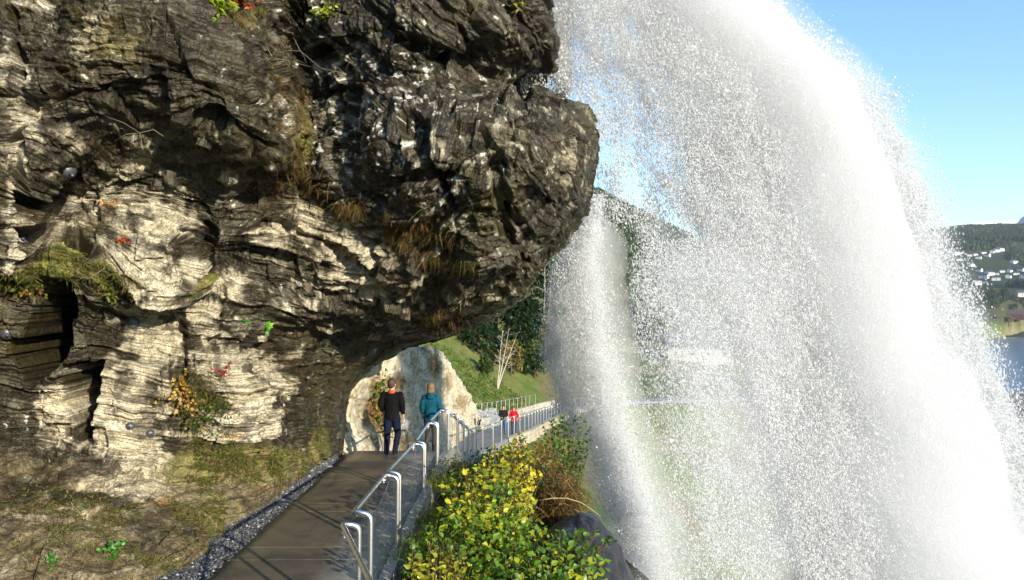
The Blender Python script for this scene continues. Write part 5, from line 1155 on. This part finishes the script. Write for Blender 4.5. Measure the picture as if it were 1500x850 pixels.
# single trees of the valley floor
protos = [broadleaf(Vector((0, 0, 0)), 11, PALS[k], 'x', seed=90+k, n=700, sz=.85) for k in range(4)]
kinds = ['olive green tree standing in the valley', 'autumn brown tree standing in the valley', 'dark green tree standing in the valley', 'yellow tinted tree standing in the valley']
used = [False]*4; g = random.Random(4); k = 0
spots = []
for _ in range(900):
    px = g.uniform(1330, 1520) if g.random() < .72 else g.uniform(860, 1330); d = g.uniform(240, 900); x = (px-750)/1100*d
    dr = float(near_dist(np.array([x]), np.array([d]), RIVs)[0][0])
    if dr < 66: continue
    if dr < 110 or g.random() < .10: spots.append((x, d, px))
    if len(spots) > 110: break
for px, py in [(g.uniform(1395, 1510), g.uniform(415, 482)) for _ in range(46)]:
    p = hit(px, py); spots.append((p.x, p.y, px)) if p.length < 1500 else None
for x, d, px in spots:
    q = g.choice([0, 1, 2, 2, 3]); o = protos[q] if not used[q] else copy_tree(protos[q]); used[q] = True
    s_ = g.uniform(.7, 1.5); o.location = (x, d, th(x, d)-.3); o.scale = (s_*g.uniform(.9, 1.3), s_, s_); o.rotation_euler = (0, 0, g.uniform(0, 6))
    tag(o, kinds[q], 'tree', kinds[q].replace(' tree standing', ' trees standing'))
# houses
_mats = {}
def cm(name, c, r=.8):
    if name not in _mats: _mats[name] = mat(name, c, r, noise=(.8, .85, 1.1))
    return _mats[name]
def house(p, w_, l_, h, rf, rz, wall, roof, label, group=None, nwin=4, name='house', cat='house', eave=.5):
    root = empty(name, p, label, cat, group, rz); mb = MB(); mb.box(Vector((0, 0, h/2-1)), (l_, w_, h+2)); a, b = l_/2, w_/2
    mb.add([(-a, -b, h), (-a, b, h), (-a, 0, h+rf), (a, -b, h), (a, b, h), (a, 0, h+rf)], [(0, 2, 1), (3, 4, 5), (0, 3, 5, 2), (1, 2, 5, 4)]); mb.build('wall', wall, root, smooth=False)
    r_ = MB(); t = .25; sl = rf/b
    for sgn in (-1, 1):
        y1 = sgn*(b+eave); z1 = h-sl*eave+.05; r_.add([(-a-eave, 0, h+rf+.05), (a+eave, 0, h+rf+.05), (a+eave, y1, z1), (-a-eave, y1, z1), (-a-eave, 0, h+rf+.05+t), (a+eave, 0, h+rf+.05+t), (a+eave, y1, z1+t), (-a-eave, y1, z1+t)],
          [(0, 1, 2, 3), (7, 6, 5, 4), (0, 4, 5, 1), (1, 5, 6, 2), (2, 6, 7, 3), (3, 7, 4, 0)])
    rf_ = r_.build('roof', roof, root, smooth=False)
    if cat == 'house': MB().box(Vector((a*.35, .3, h+rf+.3)), (.9, .9, 1.6)).build('chimney', cm('chimney_brick', (.25, .12, .09)), rf_, smooth=False)
    for k in range(nwin):
        x = -a+l_*(k+.5)/nwin; wn_ = MB().box(Vector((x, -b-.03, h*.55)), (1.1, .12, 1.3)).build('window', cm('window_glass', (.03, .04, .05), .1), root, smooth=False)
    MB().box(Vector((a*.1, -b-.04, 1.05)), (1, .1, 2.1)).build('door', cm('door_paint', (.12, .07, .05)), root, smooth=False)
    return root
WH, DK, BR, RDW, GYR = cm('white_boards', (.72, .71, .67)), cm('dark_tiles', (.045, .045, .05)), cm('brown_tiles', (.16, .07, .05)), cm('red_boards', (.085, .015, .012)), cm('grey_sheet', (.06, .075, .10))
house(hit(1484, 470), 14, 26, 7, 7, R(-25), RDW, cm('rusty_sheet', (.08, .05, .045)), 'large dark red barn behind the trees on the far river bank', name='barn', cat='barn')
house(hit(1421, 441), 8, 11, 5, 3, R(20), WH, DK, 'white house left of the red barn, nearest to the spray')
house(hit(1432, 418), 8, 12, 4.5, 3, R(-10), WH, cm('light_roof', (.4, .4, .42)), 'white house with pale roof a little above the one by the spray')
house(hit(1493, 434), 9, 14, 5, 3.4, R(12), cm('grey_boards', (.4, .4, .38)), DK, 'grey house beyond the red barn at the right edge')
house(hit(1512, 655), 10, 15, 3, 4, R(35), cm('brown_boards', (.10, .06, .04)), DK, 'dark roofed brown house on the near bank, cut by the right edge')
house(hit(1022, 526), 26, 32, 6, 8, R(-8), cm('pale_render', (.50, .48, .44)), GYR, 'big grey roofed hall with pale gable seen through the falling water', name='hall', cat='hall')
house(hit(1040, 488), 9, 15, 4.5, 3.5, R(10), cm('ochre_boards', (.50, .34, .12)), cm('red_tiles', (.22, .08, .05)), 'ochre house with reddish roof beyond the grey roofed hall')
hp0 = house(VP[0], 10, 14, 5, 3.5, R(15), WH, DK, 'small white house with dark roof on the far village slope', 'white village houses on the far slope', nwin=3)
for p in VP[1:]:
    c = copy_tree(hp0); c.location = p; c.rotation_euler = (0, 0, R(g.uniform(-60, 60))); s_ = g.uniform(.6, 1.0); c.scale = (s_, s_, s_)
# low bright cloud bank far over the ridge
mb = MB(); g = random.Random(3)
o0 = Vector(at(1440, 335, 24000))
for k in range(46):
    px = g.uniform(1330, 1560); py = 338-g.uniform(0, 10)*(px-1300)/200; p = Vector(at(px, py, 24000+g.uniform(-900, 900)))-o0; r_ = g.uniform(120, 300); mb.ball(p, r_, (g.uniform(1.6, 4.5), 1.5, g.uniform(.22, .5)), 20, 12)
cl = mb.build('clouds', mat('cloud', (.86, .88, .92), 1, spec=0)); cl.location = o0
tag(cl, 'low streaky white cloud bank above the far ridge', 'clouds', kind='stuff')
# the air of the valley
hz = MB().box(Vector((0, 0, (VALLEY-9+760)/2)), (19000, 19000, 760-VALLEY+9)); hz_o = hz.build('haze', None, smooth=False)
bm_ = bmesh.new(); bm_.from_mesh(hz_o.data); bmesh.ops.recalc_face_normals(bm_, faces=bm_.faces); bm_.to_mesh(hz_o.data); bm_.free()
m = bpy.data.materials.new('valley_air'); m.use_nodes = True; N_ = m.node_tree.nodes; N_.remove(N_['Principled BSDF']); v = N_.new('ShaderNodeVolumePrincipled')
v.inputs['Color'].default_value = (.80, .88, 1, 1); v.inputs['Density'].default_value = .00006; v.inputs['Anisotropy'].default_value = 0
m.node_tree.links.new(v.outputs[0], N_['Material Output'].inputs['Volume']); hz_o.data.materials.append(m)
tag(hz_o, 'thin blue haze filling the valley', 'haze', kind='stuff')
